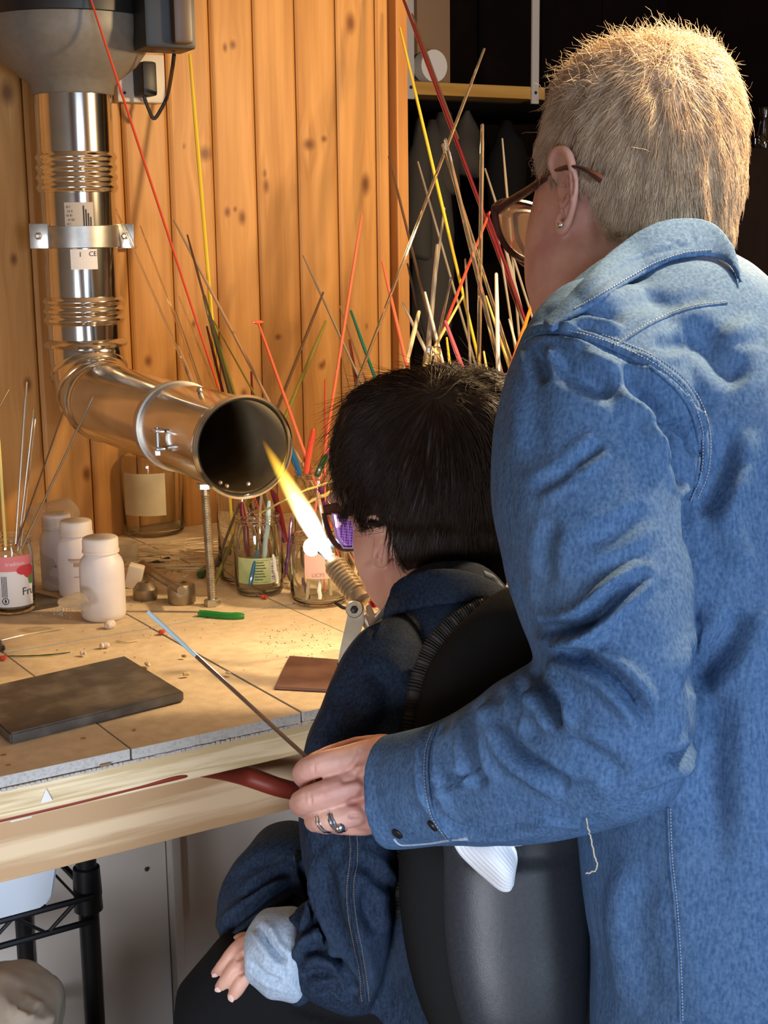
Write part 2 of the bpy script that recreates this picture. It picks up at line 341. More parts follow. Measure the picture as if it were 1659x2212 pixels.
# ------------------------------------------------------------------ objects
def mk(name, g, m, parent=None, loc=None, smooth=True, kind=None, angle=None):
    V, F = g; V = np.asarray(V, float); loc = np.zeros(3) if loc is None else np.asarray(loc, float)
    me = bpy.data.meshes.new(name); me.from_pydata((V-loc).tolist(), [], F); me.update()
    bm = bmesh.new(); bm.from_mesh(me); bmesh.ops.recalc_face_normals(bm, faces=bm.faces[:]); bm.to_mesh(me); bm.free()
    if m: me.materials.append(m)
    if smooth:
        me.polygons.foreach_set('use_smooth', [True]*len(me.polygons))
        if angle: me.set_sharp_from_angle(angle=math.radians(angle))
    o = bpy.data.objects.new(name, me); C.objects.link(o)
    if parent is not None: o.parent = parent
    else: o.location = loc
    if kind: o['kind'] = kind
    return o
class Thing:
    def __init__(s, name, label, cat, loc, group=None):
        s.loc = np.asarray(loc, float); s.o = bpy.data.objects.new(name, None); s.o.empty_display_size = .02; C.objects.link(s.o); s.o.location = s.loc
        s.o['label'] = label; s.o['category'] = cat
        if group: s.o['group'] = group
    def part(s, name, g, m, label=None, parent=None, smooth=True, kind=None, angle=35):
        o = mk(name, g, m, parent or s.o, s.loc, smooth, kind, angle)
        if label: o['label'] = label
        return o
def single(name, g, m, label, cat, group=None, smooth=True, angle=35, loc=None, kind=None):
    V = np.asarray(g[0]); l = np.array([V[:, 0].mean(), V[:, 1].mean(), V[:, 2].min()]) if loc is None else loc
    o = mk(name, g, m, None, l, smooth, kind, angle); o['label'] = label; o['category'] = cat
    if group: o['group'] = group
    return o
def struct(name, g, m, parent=None, smooth=False):
    o = mk(name, g, m, parent, None, smooth, None, 35)
    if parent is None: o['kind'] = 'structure'
    return o
def text(s, size, font_ext=0):
    c = bpy.data.curves.new('t', 'FONT'); c.body = s; c.size = size; c.align_x = 'LEFT'; c.resolution_u = 3
    o = bpy.data.objects.new('t', c); C.objects.link(o); dg = bpy.context.evaluated_depsgraph_get()
    m2 = bpy.data.meshes.new_from_object(o.evaluated_get(dg)); V = np.array([v.co[:] for v in m2.vertices]); F = [tuple(p.vertices) for p in m2.polygons]
    bpy.data.objects.remove(o); bpy.data.curves.remove(c); bpy.data.meshes.remove(m2); return V, F
def rect2(x0, y0, x1, y1, nx=6, ny=1):
    V = []; F = []
    for j in range(ny+1):
        for i in range(nx+1): V.append((x0+(x1-x0)*i/nx, y0+(y1-y0)*j/ny, 0))
    for j in range(ny):
        for i in range(nx): a = j*(nx+1)+i; F.append((a, a+1, a+nx+2, a+nx+1))
    return np.array(V, float), F
def wrap(g2, c, r, axis=(0, 0, 1), face=None, z0=0):
    """bend flat print (x along the girth, y up) round a cylinder whose middle faces 'face'"""
    a3 = np.asarray(axis, float)/np.linalg.norm(axis); f = np.asarray(face if face is not None else CAM-c, float); f = f-a3*(f@a3); f /= np.linalg.norm(f); s = np.cross(a3, f)
    V = g2[0]; rr = r+V[:, 2]; th = V[:, 0]/r
    W = np.asarray(c)+np.outer(V[:, 1]+z0, a3)+f*(np.cos(th)*rr)[:, None]+s*(np.sin(th)*rr)[:, None]
    return W, g2[1]
# ================================================================== setting
struct('floor', box((1.3, 1.4, -.02), (5.4, 6.2, .04)), mat('worn_floor', (.16, .13, .11), .7, col2=(.12, .10, .08), scale=8))
WY = 2.4
wall = struct('wall_back', box((.45, WY+.045, 1.2), (2.23, .05, 2.4)), GROUT)
KN = [(757, 50, .017, .028), (790, 398, .016, .03), (503, 97, .010, .012), (486, 103, .007, .012), (443, 332, .022, .02), (398, 316, .004, .008), (508, 452, .006, .008), (491, 458, .010, .014), (523, 470, .012, .020),
      (575, 402, .010, .02), (572, 375, .006, .012), (668, 312, .020, .016), (700, 300, .010, .009), (601, 728, .011, .009), (527, 850, .010, .014), (418, 700, .006, .010), (792, 705, .004, .01),
      (60, 830, .012, .018), (130, 700, .013, .02), (30, 560, .01, .016), (700, 785, .006, .012), (695, 790, .012, .012), (320, 780, .012, .016), (15, 200, .02, .03), (850, 585, .006, .01)]
KW = [(PY(a, b, WY), c, d) for a, b, c, d in KN]
KW += [(np.array([x, WY, z]), .012, .02) for x, z in ((.62, 1.1), (.45, 1.45), (.30, 1.2), (.1, 1.5), (-.1, 1.1), (1.30, .70), (.9, .9), (1.05, 1.75), (1.47, 1.9))]
GX = [.826+.0855*k for k in range(-14, 9)]
for x0 in GX:
    x1 = min(x0+.0855, 1.540)
    if x1-x0 < .02: continue
    nx, nz = 26, 520; z0, z1 = .45, 2.05
    xs = np.linspace(x0+.0012, x1-.0012, nx); zs = np.linspace(z0, z1, nz)
    prof = np.zeros(nx); e = np.minimum(xs-x0, x1-xs); prof = np.where(e < .006, (.006-e)*.9, 0)
    X, Z = np.meshgrid(xs, zs); Yv = WY+np.tile(prof, (nz, 1)); V = np.stack([X.ravel(), Yv.ravel(), Z.ravel()], 1)
    i, j = np.meshgrid(np.arange(nx-1), np.arange(nz-1)); a = (j*nx+i).ravel(); F = np.stack([a, a+1, a+nx+1, a+nx], 1).tolist()
    nb = len(V); V = np.vstack([V, [[x0+.0012, WY+.02, z0], [x1-.0012, WY+.02, z0], [x1-.0012, WY+.02, z1], [x0+.0012, WY+.02, z1]]])
    F += [[nb, nb+3, nb+2, nb+1], [0, nb, nb+1, nx-1], [nb+3, nx*(nz-1), nx*nz-1, nb+2], [nb]+[0]+[nx*q for q in range(1, nz)]+[nb+3], [nb+1, nb+2]+[nx*q+nx-1 for q in range(nz-1, -1, -1)]]
    far = x1 < .35
    o = mk('board', (V, F), PINE, wall, None, False)
    kk = np.zeros(len(V)); ww = np.zeros(len(V))
    for c, rx, rz in KW:
        if x0 < c[0] < x1:
            dx = (V[:, 0]-c[0]); dz = (V[:, 2]-c[2]); q = np.sqrt((dx/rx*1.6)**2+(dz/rz*1.5)**2)
            kk = np.maximum(kk, np.clip(1.35-q, 0, 1)*.92); ww += np.sign(dx+1e-6)*-1*np.exp(-(dx/(rx*2.2))**2-(dz/(rz*2.6))**2)*rx*18
    ca = o.data.color_attributes.new('knot', 'FLOAT_COLOR', 'POINT'); arr = np.zeros((len(V), 4)); arr[:, 0] = kk; arr[:, 1] = ww; arr[:, 3] = 1
    ca.data.foreach_set('color', arr.ravel())
struct('trim_1', box((1.5545, WY+.004, 1.25), (.026, .05, 1.6), bev=.003), PINE_EDGE)
struct('trim_2', box((1.5545, WY+.06, 1.25), (.022, .06, 1.6), bev=.002), PINE_EDGE)
DARKW = mat('dark_brown_wall', (.014, .007, .005), .85, col2=(.008, .004, .003), spec=.2, scale=6)  # near-black brown for far and right walls, rail and cabinet
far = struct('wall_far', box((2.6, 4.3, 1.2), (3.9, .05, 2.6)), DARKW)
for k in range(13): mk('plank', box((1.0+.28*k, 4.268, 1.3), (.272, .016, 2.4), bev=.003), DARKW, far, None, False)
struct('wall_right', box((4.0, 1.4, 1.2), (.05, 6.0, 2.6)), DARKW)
struct('wall_left', box((-1.3, 1.4, 1.2), (.05, 6.0, 2.6)), mat('left_plaster', (.35, .30, .25), .8))
struct('ceiling', box((1.3, 1.4, 2.42), (5.4, 6.2, .04)), mat('warm_ceiling', (.42, .30, .19), .8))
struct('wall_front', box((1.3, -1.75, 1.2), (5.4, .05, 2.6)), mat('front_boards', (.40, .24, .12), .7))
# under-bench melamine panels with joint strip
pan = struct('wall_under_bench', box((.9, 1.93, .37), (2.4, .02, .74)), PANEL)
def panel(xa, xb, yp=1.90):
    mk('panel', box(((xa+xb)/2, yp, .36), (xb-xa, .022, .70), bev=.002), PANEL, pan, None, False)
pxs = [PY(212, 2000, 1.9)[0], PY(362, 2000, 1.9)[0], PY(382, 2000, 1.9)[0]]
panel(pxs[0]-.7, pxs[1]-.002); panel(pxs[2]+.001, pxs[2]+.9)
mk('joint_strip', box(((pxs[1]+pxs[2])/2, 1.886, .36), (pxs[2]-pxs[1], .03, .70), bev=.002), PANEL, pan, None, False)
scr = PY(316, 1877, 1.888); mk('screw_hole', lathe([(.003, 0), (.0035, .002)], scr, 10, (0, -1, 0)), GROUT, pan)
# ================================================================== workbench
FY = 1.38
bench = Thing('workbench', 'long workbench with fired clay tiles over a pale laminated wooden beam', 'workbench', (.9, 1.9, 0))
bench.part('top_board', box((.95, (FY+WY)/2+.005, TZ-.012-.016), (2.7, WY-FY-.01, .030)), GROUT, smooth=False)
xb = .551; rr = random.Random(3)
for k in range(-5, 8):
    x0 = xb+.207*k
    for (y0, y1) in ((FY, 1.806), (1.806, 2.232), (2.232, WY-.002)):
        if k > 4 and y0 > 2: pass
        dz = rr.uniform(-.0006, .0006)
        g = box((x0+.1035, (y0+y1)/2, TZ-.006+dz), (.2045, y1-y0-.0024, .012), bev=.0009)
        o = bench.part('tile', g, TILE, smooth=False); o.data.materials.append(TILEE)
        for p in o.data.polygons:
            if abs(p.normal.z) < .5: p.material_index = 1
bx0, bx1 = -.4, 2.25
bench.part('front_beam', box(((bx0+bx1)/2, FY+.035, TZ-.012-.019), (bx1-bx0, .07, .036), bev=.0015), BEAM, smooth=False)
# crumbly plaster edge under tiles
pts = []
for k in range(120):
    x = .25+k*.006; pts.append(box((x, FY-.0005+rr.uniform(0, .001), TZ-.0135), (rr.uniform(.003, .007), .003, rr.uniform(.002, .004)), bev=.0005))
bench.part('mortar_crumb_line', comb(*pts), TILEE, smooth=False, kind='stuff')
AY = 1.46
bench.part('apron', box(((bx0+bx1)/2, AY+.02, .632+.062), (bx1-bx0, .04, .124), bev=.002), APRON, smooth=False)
for x in (-.2, 2.1):
    for y in (1.52, 2.3): bench.part('leg', box((x, y, .36), (.07, .07, .72), bev=.003), BEAM, smooth=False)
bench.part('back_rail', box(((bx0+bx1)/2, 2.33, .70), (bx1-bx0, .04, .09), bev=.002), APRON, smooth=False)
# knots + small stains flush with tiles (nail heads of rust)
for (x, y, r) in ((180, 1596, .0035), (8, 1632, .0035), (18, 1654, .003), (290, 1577, .002)):
    c = T(x, y); bench.part('rust_spot', lathe([(r, 0), (r*.9, .0007)], c+np.array([0, 0, .0001]), 14), mat('rust_stain', (.40, .20, .08), .9))
for (x, y, wd) in ((228, 1653, .012),): bench.part('burn_mark', box(PY(x, y, FY-.0006), (wd, .0012, .004)), mat('scorch_brown', (.25, .15, .07), .9))
c = PY(98, 1722, FY-.0008); bench.part('white_chip', prism([c+np.array([-.006, 0, -.005]), c+np.array([.007, 0, -.005]), c+np.array([.001, 0, .009])], (0, -.0012, 0)), PAPERW)
# red cable and its clips on the apron
pth = [PY(-60, 1785, FY+.003)]+[PY(x, y, FY+.003) for x, y in ((0, 1771), (150, 1736), (300, 1699), (400, 1675))]+[PY(450, 1669, FY+.02), PY(520, 1674, AY-.03), PY(600, 1700, AY-.05), PY(680, 1722, AY-.05), PY(800, 1780, AY-.03)]
rad = [.0034]*5+[.006, .011, .011, .010, .009]
q = smooth_path([np.append(a, b) for a, b in zip(pth, rad)], 8)
single('gas_hose', tube(q[:, :3], q[:, 3], 12), REDC, 'dark red hose running along underside of the bench beam', 'hose')
for x, y in ((350, 1688), (44, 1764)):
    single('cable_clip', comb(box(PY(x, y, AY-.003), (.024, .006, .006), bev=.001), box(PY(x+6, y-5, AY-.008), (.010, .014, .003), bev=.001)), PAPERW,
           'small white plastic clip on the bench apron, ' + ('nearer the seated child' if x > 100 else 'near left edge of photo'), 'clip', 'hose clips')
# ================================================================== slab, torch base etc
def slab(name, corners, th, m, label, cat):
    pts = [T(x, y, TZ+th) for x, y in corners]
    return single(name, prism(pts, (0, 0, -th+.0004), .0018), m, label, cat, smooth=True)
slab('graphite_slab', [(-30, 1484), (270, 1416), (397, 1493), (22, 1585), (-8, 1558)], .013, SLATE, 'thick dark grey graphite slab lying on the front tiles', 'slab')
# white bottles
def bottle(px, py, wpx, hpx, label, tone, prints=False, tilt=0):
    c = T(px, py); Z = proj(c)[2]; c = T(px, py-6); Z = proj(c)[2]
    r = wpx/2/FPX*Z; h = hpx/FPX*Z
    t = Thing('plastic_bottle', label, 'bottle', c, 'white plastic bottles')
    pr = [(r*.55, .0005), (r*.86, .0005), (r*.96, .004), (r, .010), (r, h*.60), (r*.985, h*.67), (r*.90, h*.735), (r*.75, h*.785), (r*.72, h*.80), (r*.72, h*.9)]
    t.part('body', lathe(pr, c, 40), BOTTLE, angle=50)
    cr = r*.80; z0 = h*.825; z1 = h
    cp = [(cr*.99, z0), (cr*1.0, z0+.001), (cr*1.0, z1-.004), (cr*.96, z1-.001), (cr*.90, z1), (cr*.2, z1)]
    t.part('cap', lathe(cp, c, 40), CAPM, 'dusty screw cap', angle=40)
    t.part('cap_rim', lathe([(cr*.97, z0-.002), (cr*1.03, z0-.001), (cr*1.03, z0+.0025), (cr*.99, z0+.003)], c, 40), CAPM)
    if prints:
        ls = []
        for k, (y, x0, x1, hh) in enumerate(((.52, -.3, .55, .003), (.50, -.25, .4, .0012), (.44, -.1, .55, .006), (.30, -.1, .5, .0015), (.22, .2, .5, .0015))):
            ls.append(rect2(x0*r*1.3, h*y, x1*r*1.3, h*y+hh, 8))
        t.part('print', wrap(comb(*ls), c, r+.0004, face=CAM-c+R_*-.2), mat('faded_print', (.38, .26, .20), .7), smooth=False)
    return t
bottle(130, 1276, 76, 164, 'white plastic bottle furthest back and half hidden by the others', 0)
bottle(172, 1292, 86, 166, 'white plastic bottle with faded brown print, middle of the three', 0, True)
bottle(225, 1341, 96, 180, 'plain white plastic bottle nearest, in front with a dusty cap', 0)
# ------------------------------------------------------------------ jars
def jar(px, py, wpx, hpx, label, neck=.86, tall=True, name='glass_jar', Zoff=0, th=.0025, lip=True):
    c = T(px, py-8); Z = proj(c)[2]; r = wpx/2/FPX*Z; h = hpx/FPX*Z
    t = Thing(name, label, 'jar', c, None)
    o_ = [(r*.85, .0008), (r*.95, .003), (r, .009), (r, h*.76), (r*.97, h*.82), (r*neck, h*.88), (r*neck, h*.97), (r*neck*1.03, h*.985), (r*neck, h)]
    i_ = [(r*neck-th, h), (r*neck-th, h*.88), (r*.97-th, h*.82), (r-th, h*.76), (r-th, .014), (r*.9-th, .008), (.002, .007)]
    t.part('glass', lathe(o_+i_, c, 40), GLASS, angle=60)
    if lip:
        for zz in (.905, .945): t.part('screw_thread', tube([c+np.array([math.cos(a)*(r*neck+.0006), math.sin(a)*(r*neck+.0006), h*zz]) for a in np.arange(32)/32*2*PI], .0011, 6, closed=True), GLASS)
    t.c = c; t.r = r; t.h = h; return t
def jlabel(t, x0, x1, y0, y1, m, dx=0, name='label', eps=.0005):
    return t.part(name, wrap(rect2(x0*t.r, y0*t.h, x1*t.r, y1*t.h, 24), t.c, t.r+eps, face=CAM-t.c+R_*dx), m)
def jtext(t, s, size, x, y, m, dx=0, eps=.0011, name='lettering'):
    g = text(s, size); V = g[0].copy(); V[:, 0] += x*t.r; V[:, 1] += y*t.h; V[:, 2] = 0
    return t.part(name, wrap((V, g[1]), t.c, t.r+eps, face=CAM-t.c+R_*dx), m, smooth=False)
# jam jar at left with white and pink label
J1 = jar(28, 1327, 98, 168, 'jam jar with pink and white label holding thin wires, left edge', .93)
jlabel(J1, -.9, 1.05, .12, .76, PAPERW); jlabel(J1, -.9, 1.06, .58, .77, PINKL, eps=.0008, name='pink_band')
jtext(J1, 'Fruits', .016, .45, .26, INK); jtext(J1, 'tradition', .008, -.2, .655, PAPERW, eps=.0013)
V = [rect2(.62*J1.r, .44*J1.h, .98*J1.r, .58*J1.h, 6)]
J1.part('berry_print', wrap(comb(ell((.86*J1.r, .56*J1.h, 0), (.010, .010, .0004)), ell((.62*J1.r, .585*J1.h, 0), (.012, .007, .0004))), J1.c, J1.r+.0010), REDINK)
J1.part('leaf_print', wrap(comb(ell((.93*J1.r, .46*J1.h, 0), (.004, .008, .0004)), ell((1.0*J1.r, .45*J1.h, 0), (.003, .007, .0004))), J1.c, J1.r+.0010), mat('leaf_ink', (.12, .25, .06), .6))
rows = [rect2(-.42*J1.r+k*.0022, .25*J1.h, -.42*J1.r+k*.0022+.0009, .52*J1.h, 1) for k in range(4)]
J1.part('small_print', wrap(comb(*rows), J1.c, J1.r+.0010), INK, smooth=False)
ring = tube([(-.28*J1.r+math.cos(a)*.0045, .2*J1.h+math.sin(a)*.0045, 0) for a in np.arange(20)/20*2*PI], .0006, 5, closed=True)
J1.part('leaf_symbol', wrap(comb(ring, ell((-.28*J1.r, .2*J1.h, 0), (.0015, .003, .0003), n=8)), J1.c, J1.r+.0010), INK)
J1.part('sand_fill', lathe([(J1.r*.85, .010), (J1.r*.9, .012), (J1.r*.9, .030), (J1.r*.3, .033)], J1.c, 24), mat('sandy_fill', (.45, .40, .30), .9))
# big jar under pipe with paper label
J2 = jar(333, 1158, 134, 205, 'large empty glass jar with cream paper label beneath the steel pipe', .72)
jlabel(J2, -1.05, .42, .24, .68, PAPERL)
# jars of glass sticks
J3 = jar(540, 1262, 132, 270, 'tall glass jar just behind the green-labelled jar, holding glass rods', .9)
J4 = jar(561, 1288, 104, 175, 'small glass jar with green label and barcode holding coloured stubs', .9)
jlabel(J4, -.98, .95, .18, .50, GREENL)
J4.part('table_print', wrap(comb(rect2(-.25*J4.r, .2*J4.h, .40*J4.r, .205*J4.h, 3), rect2(-.25*J4.r, .47*J4.h, .40*J4.r, .475*J4.h, 3), *[rect2(-.18*J4.r, (.23+.035*k)*J4.h, .32*J4.r*(.5+.5*((k*37) % 10)/10), (.245+.035*k)*J4.h, 3) for k in range(7)]), J4.c, J4.r+.0009), mat('green_ink', (.07, .10, .03), .6), smooth=False)
J4.part('barcode', wrap(comb(rect2(.50*J4.r, .2*J4.h, .9*J4.r, .46*J4.h, 4)), J4.c, J4.r+.0008), PAPERW, smooth=False)
J4.part('barcode_bars', wrap(comb(*[rect2(.52*J4.r, (.215+.021*k)*J4.h, .88*J4.r, (.215+.021*k+.006+.006*((k*7) % 3)/2)*J4.h, 3) for k in range(11)]), J4.c, J4.r+.0011), INK, smooth=False)
J5 = jar(700, 1245, 122, 236, 'wide open glass jar packed with coloured stubs right of the pipe mouth', .95)
J6 = jar(690, 1308, 124, 150, 'clear glass jar with peach label directly behind the torch flame', .9)
jlabel(J6, -.55, .55, .44, .80, PEACHL, dx=.1); jtext(J6, 'LICPS', .008, -.3, .47, mat('peach_ink', (.35, .2, .14), .7), dx=.1)
J7 = jar(985, 1120, 150, 190, 'glass jar of tall rods standing behind the child\'s head', .9)
J8 = jar(1075, 1130, 130, 200, 'glass jar of rods hidden between child\'s head and the blue sleeve', .9)
J9 = jar(880, 1130, 130, 190, 'glass jar of rods behind the front of the child\'s hair', .9)
# stopper bottle peeking behind the child's head
c = P(938, 800, 2.30); hb = c[2]-TZ
single('glass_bottle', lathe([(.026, -hb+.0008), (.031, -hb+.004), (.031, -.05), (.024, -.02), (.010, .004), (.0085, .024), (.0105, .026), (.0105, .036), (.007, .038)], c, 24), GLASS, 'tall narrow-necked glass bottle just above the child\'s hair', 'bottle')
# ------------------------------------------------------------------ flue pipe
PA = P(167, 400, 2.36); PX, PYY = PA[0], PA[1]
PR = 163/2/FPX*2.36
def zat(y): return PY(171, y, PYY)[2]
pipe = Thing('flue_pipe', 'shiny steel extraction pipe bending from the wall towards the torch flame', 'pipe', (PX, PYY, zat(740)))
def vseg(name, ytop, ybot, prof=None, m=STEEL, r=PR):
    return pipe.part(name, lathe([(r, zat(ybot)), (r, zat(ytop))] if prof is None else prof, (PX, PYY, 0), 56), m)
vseg('upper_tube', 203, 345)
def ribs(y0, y1, n, amp, r=PR+.001):
    pr = []; z0, z1 = zat(y1), zat(y0); K = n*8
    for i in range(K+1): pr.append((r+amp*(.5-.5*math.cos(2*PI*n*i/K)), z0+(z1-z0)*i/K))
    return pr
pr = [(PR*.9, zat(418))]+ribs(330, 416, 4, .0035)+[(PR*.9, zat(328))]
pipe.part('ribbed_joint', lathe(pr, (PX, PYY, 0), 56), STEEL)
vseg('middle_tube', 405, 650, r=PR*.975)
pr = [(PR*.9, zat(702))]+ribs(640, 700, 3, .004)+[(PR*.9, zat(638))]
pipe.part('ribbed_joint', lathe(pr, (PX, PYY, 0), 56), STEEL)
vseg('lower_tube', 695, 760, r=PR*.985)
pipe.part('bead', lathe([(PR*.95, zat(752)), (PR+.006, zat(748)), (PR+.008, zat(742)), (PR+.003, zat(733)), (PR*.95, zat(730))], (PX, PYY, 0), 56), STEEL)
# elbow gores: mitred rings between vertical axis and horizontal run
MO = P(527, 966, 1.80); EB = np.array([PX, PYY, 0]); EB[2] = zat(880)
dirh = MO-EB; dirh /= np.linalg.norm(dirh); v0 = np.array([0, 0, -1.]); top = np.array([PX, PYY, zat(745)])
# circular bend from v0 to dirh
ang = math.acos(v0@dirh); RB = PR*1.4; tt = RB*math.tan(ang/2); corner = np.array([PX, PYY, zat(745)])+v0*tt
hn = MO-corner; hn /= np.linalg.norm(hn); ang = math.acos(v0@hn); tt = RB*math.tan(ang/2)
cin = hn-v0*(hn@v0); cin /= np.linalg.norm(cin); ctr = top+cin*RB
def bend(t): return ctr-cin*RB*math.cos(t)+v0*RB*math.sin(t), v0*math.cos(t)+cin*math.sin(t)
NG = 4; cuts = [ang*k/(NG-1) for k in range(NG)]
def ringpts(c, d, r, n=56):
    side = np.cross(v0, cin); side /= np.linalg.norm(side); b = np.cross(d, side); t = np.arange(n)/n*2*PI
    return c+r*(np.outer(np.cos(t), side)+np.outer(np.sin(t), b))
for k in range(NG-1):
    c0, d0 = bend(cuts[k]); c1, d1 = bend(cuts[k+1]); n = 56
    V = np.vstack([ringpts(c0, d0, PR*1.0), ringpts((c0+c1)/2, (d0+d1)/np.linalg.norm(d0+d1), PR*1.0), ringpts(c1, d1, PR*1.0)])
    F = [(i*n+j, i*n+(j+1) % n, (i+1)*n+(j+1) % n, (i+1)*n+j) for i in range(2) for j in range(n)]
    pipe.part('elbow_gore', (V, F), STEEL)
    c_, d_ = bend(cuts[k+1]); V = np.vstack([ringpts(c_-d_*.006, d_, PR*.99), ringpts(c_-d_*.004, d_, PR*1.04), ringpts(c_, d_, PR*1.055), ringpts(c_+d_*.004, d_, PR*1.04), ringpts(c_+d_*.006, d_, PR*.99)])
    F = [(i*n+j, i*n+(j+1) % n, (i+1)*n+(j+1) % n, (i+1)*n+j) for i in range(4) for j in range(n)]
    pipe.part('seam_bead', (V, F), STEEL)
E0, Ed = bend(ang); RL = np.linalg.norm(MO-E0); hd = (MO-E0)/RL
def hring(s, r): return (r, s)
pipe.part('run_tube', lathe([(PR, -.005), (PR, RL*.30), (PR*.97, RL*.60)], E0, 56, hd, cap=False), STEEL)
pipe.part('run_bead', lathe([(PR, .018), (PR*1.04, .020), (PR*1.05, .024), (PR*1.03, .028), (PR, .030)], E0, 56, hd, cap=False), STEEL)
r2 = PR*.985
pipe.part('end_tube', lathe([(r2*.985, RL*.60), (r2, RL*.61), (r2, RL-.02), (r2*1.0, RL-.020), (r2*1.045, RL-.016), (r2*1.045, RL-.011), (r2*1.005, RL-.008), (r2*1.02, RL-.005), (r2*1.075, RL-.002), (r2*1.08, RL+.001), (r2*1.03, RL+.004), (r2*.975, RL), (r2*.965, RL-.004)], E0, 64, hd, cap=False), STEEL)
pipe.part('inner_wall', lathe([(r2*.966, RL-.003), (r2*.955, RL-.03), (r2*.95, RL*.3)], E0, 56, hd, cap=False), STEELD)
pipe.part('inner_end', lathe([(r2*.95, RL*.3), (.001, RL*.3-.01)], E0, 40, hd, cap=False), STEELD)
for x, y in ((476, 1043), (490, 1050), (536, 1045)):
    pipe.part('solder_drip', ell(P(x, y, 1.815), (.003, .0035, .003), n=10), ZINC)
# clamp round the run
cs = RL*.60; pipe.part('pipe_clamp', lathe([(r2*1.0, cs-.014), (r2*1.02, cs-.013), (r2*1.02, cs+.003), (r2*1.05, cs+.005), (r2*1.05, cs+.009), (r2*1.0, cs+.010)], E0, 56, hd, cap=False), GALV)
cb_ = P(352, 952, 1.95); sd, bd, _ = frame(hd)
ax = [hd, np.cross((0, 0, 1), hd)/np.linalg.norm(np.cross((0, 0, 1), hd)), np.array([0, 0, 1.])]
pb = bvh(lathe([(r2, 0), (r2, RL)], E0, 56, hd))
cc, cn = on(pb, 350, 948, .006)
pipe.part('clamp_bolt', comb(tube([cc-np.array([0, 0, .018]), cc+np.array([0, 0, .016])], .003, 8), box(cc+hd*.0+np.array([0, 0, .012]), (.026, .012, .004), ax, .001), box(cc-np.array([0, 0, .012]), (.026, .012, .004), ax, .001), lathe([(.006, -.020), (.006, -.014)], cc, 6)), ZINC, 'clamp bolt with folded lugs')
cc, cn = on(pb, 432, 848, .003); pipe.part('clamp_rivet', ell(cc, (.004, .004, .004), n=8), ZINC)
# wall clamp with two lugs, stickers
zc0, zc1 = zat(535), zat(487)
pipe.part('wall_band', lathe([(PR*1.0, zc0), (PR*1.025, zc0+.001), (PR*1.025, zc1-.001), (PR*1.0, zc1)], (PX, PYY, 0), 56), GALV, 'galvanised band holding pipe to the wall')
for sx, lab in ((-1, 'left'), (1, 'right')):
    cx = PY(84 if sx < 0 else 270, 510, PYY-.01 if sx < 0 else PYY-.01); lug = box(cx, (.030, .004, .040), [R_, F_*[1, 1, 0], np.array([0, 0, 1.])], .0015)
    o = pipe.part('clamp_lug', lug, ZINC)
    a = comb(tube([cx+F_*.10, cx-F_*.004], .003, 8), lathe([(.0062, .0), (.0062, .004), (.003, .006), (.003, .010)], cx, 6, -F_*[1, 1, 0]))
    g = pipe.part('screw', a, ZINC, parent=o); g.parent = o
def pwrap(x0, x1, y0, y1, m, name, eps=.0006):
    zc = (zat(y0)+zat(y1))/2; h = abs(zat(y0)-zat(y1)); s = 2.3/FPX
    return pipe.part(name, wrap(rect2((x0-171)*s, -h/2, (x1-171)*s, h/2, 12), (PX, PYY, zc), PR+eps, face=CAM-PA), m)
pwrap(140, 203, 438, 492, mat('grey_sticker', (.50, .45, .38), .5), 'info_sticker'); pwrap(148, 207, 537, 580, PAPERW, 'approval_sticker')
def ptext(s, size, x, y, m=INK, rot=0):
    g = text(s, size); V = g[0].copy(); V[:, 2] = 0
    if rot: V = np.stack([-V[:, 1], V[:, 0], V[:, 2]], 1)
    sc_ = 2.3/FPX; V[:, 0] += (x-171)*sc_
    pipe.part('lettering', wrap((V, g[1]), (PX, PYY, zat(y)), PR+.0013, face=CAM-PA), m, smooth=False)
ptext('CE', .011, 188, 552); ptext('I', .011, 168, 553)
for k in range(5):
    ptext('iii liiil'[:5+k % 4], .006, 144+3*(k % 2), 450+k*9)
for k in range(4): pwrap(180+5*k, 183+5*k, 445+8*k, 490, INK, 'print_line', .0010)
# support rod under pipe mouth
sb = T(458, 1308); st = P(443, 1050, proj(sb)[2]-.012); sb = T(459, 1309)
sup = Thing('support_rod', 'threaded steel rod with nuts propping up the pipe mouth', 'rod', sb)
sup.part('rod', tube([sb+np.array([0, 0, .001]), st+np.array([0, 0, .0])], .0058, 12), BRASSY)
ths = [tube([sb+(st-sb)*f+np.array([math.cos(a)*.006, math.sin(a)*.006, 0]) for a in np.arange(10)/10*2*PI], .0009, 4, closed=True) for f in np.linspace(.08, .92, 60)]
sup.part('thread', comb(*ths), BRASSY, kind='stuff')
sup.part('nut', lathe([(.011, .0005), (.012, .002), (.012, .009), (.010, .011)], sb, 6), ZINC)
sup.part('nut', lathe([(.010, -.004), (.013, -.003), (.013, .004), (.010, .006)], st, 6), ZINC)
# ------------------------------------------------------------------ fan
fc = np.array([PX, PYY, 0]); s_ = 2.36/FPX
def fz(y): return zat(y)
prof = [(PR*1.03, fz(207)), (PR*1.06, fz(204)), (PR*1.10, fz(185)), (PR*1.30, fz(170)), (PR*1.68, fz(145)), (PR*1.98, fz(112)), (PR*2.10, fz(80)), (PR*2.13, fz(48)), (PR*2.13, fz(42))]
fan = Thing('extraction_fan', 'round grey extraction fan with black band on top of the steel pipe', 'fan', (PX, PYY, fz(207)))
fan.part('housing', lathe(prof, fc, 56), FANG, angle=50)
fan.part('band', lathe([(PR*2.13, fz(46)), (PR*2.18, fz(44)), (PR*2.2, fz(20)), (PR*2.18, fz(-70)), (PR*2.1, fz(-72))], fc, 56), BLACKP, 'black band')
fan.part('housing_top', lathe([(PR*2.1, fz(-72)), (PR*1.9, fz(-130)), (PR*1.1, fz(-170)), (PR*1.05, fz(-260))], fc, 56), FANG)
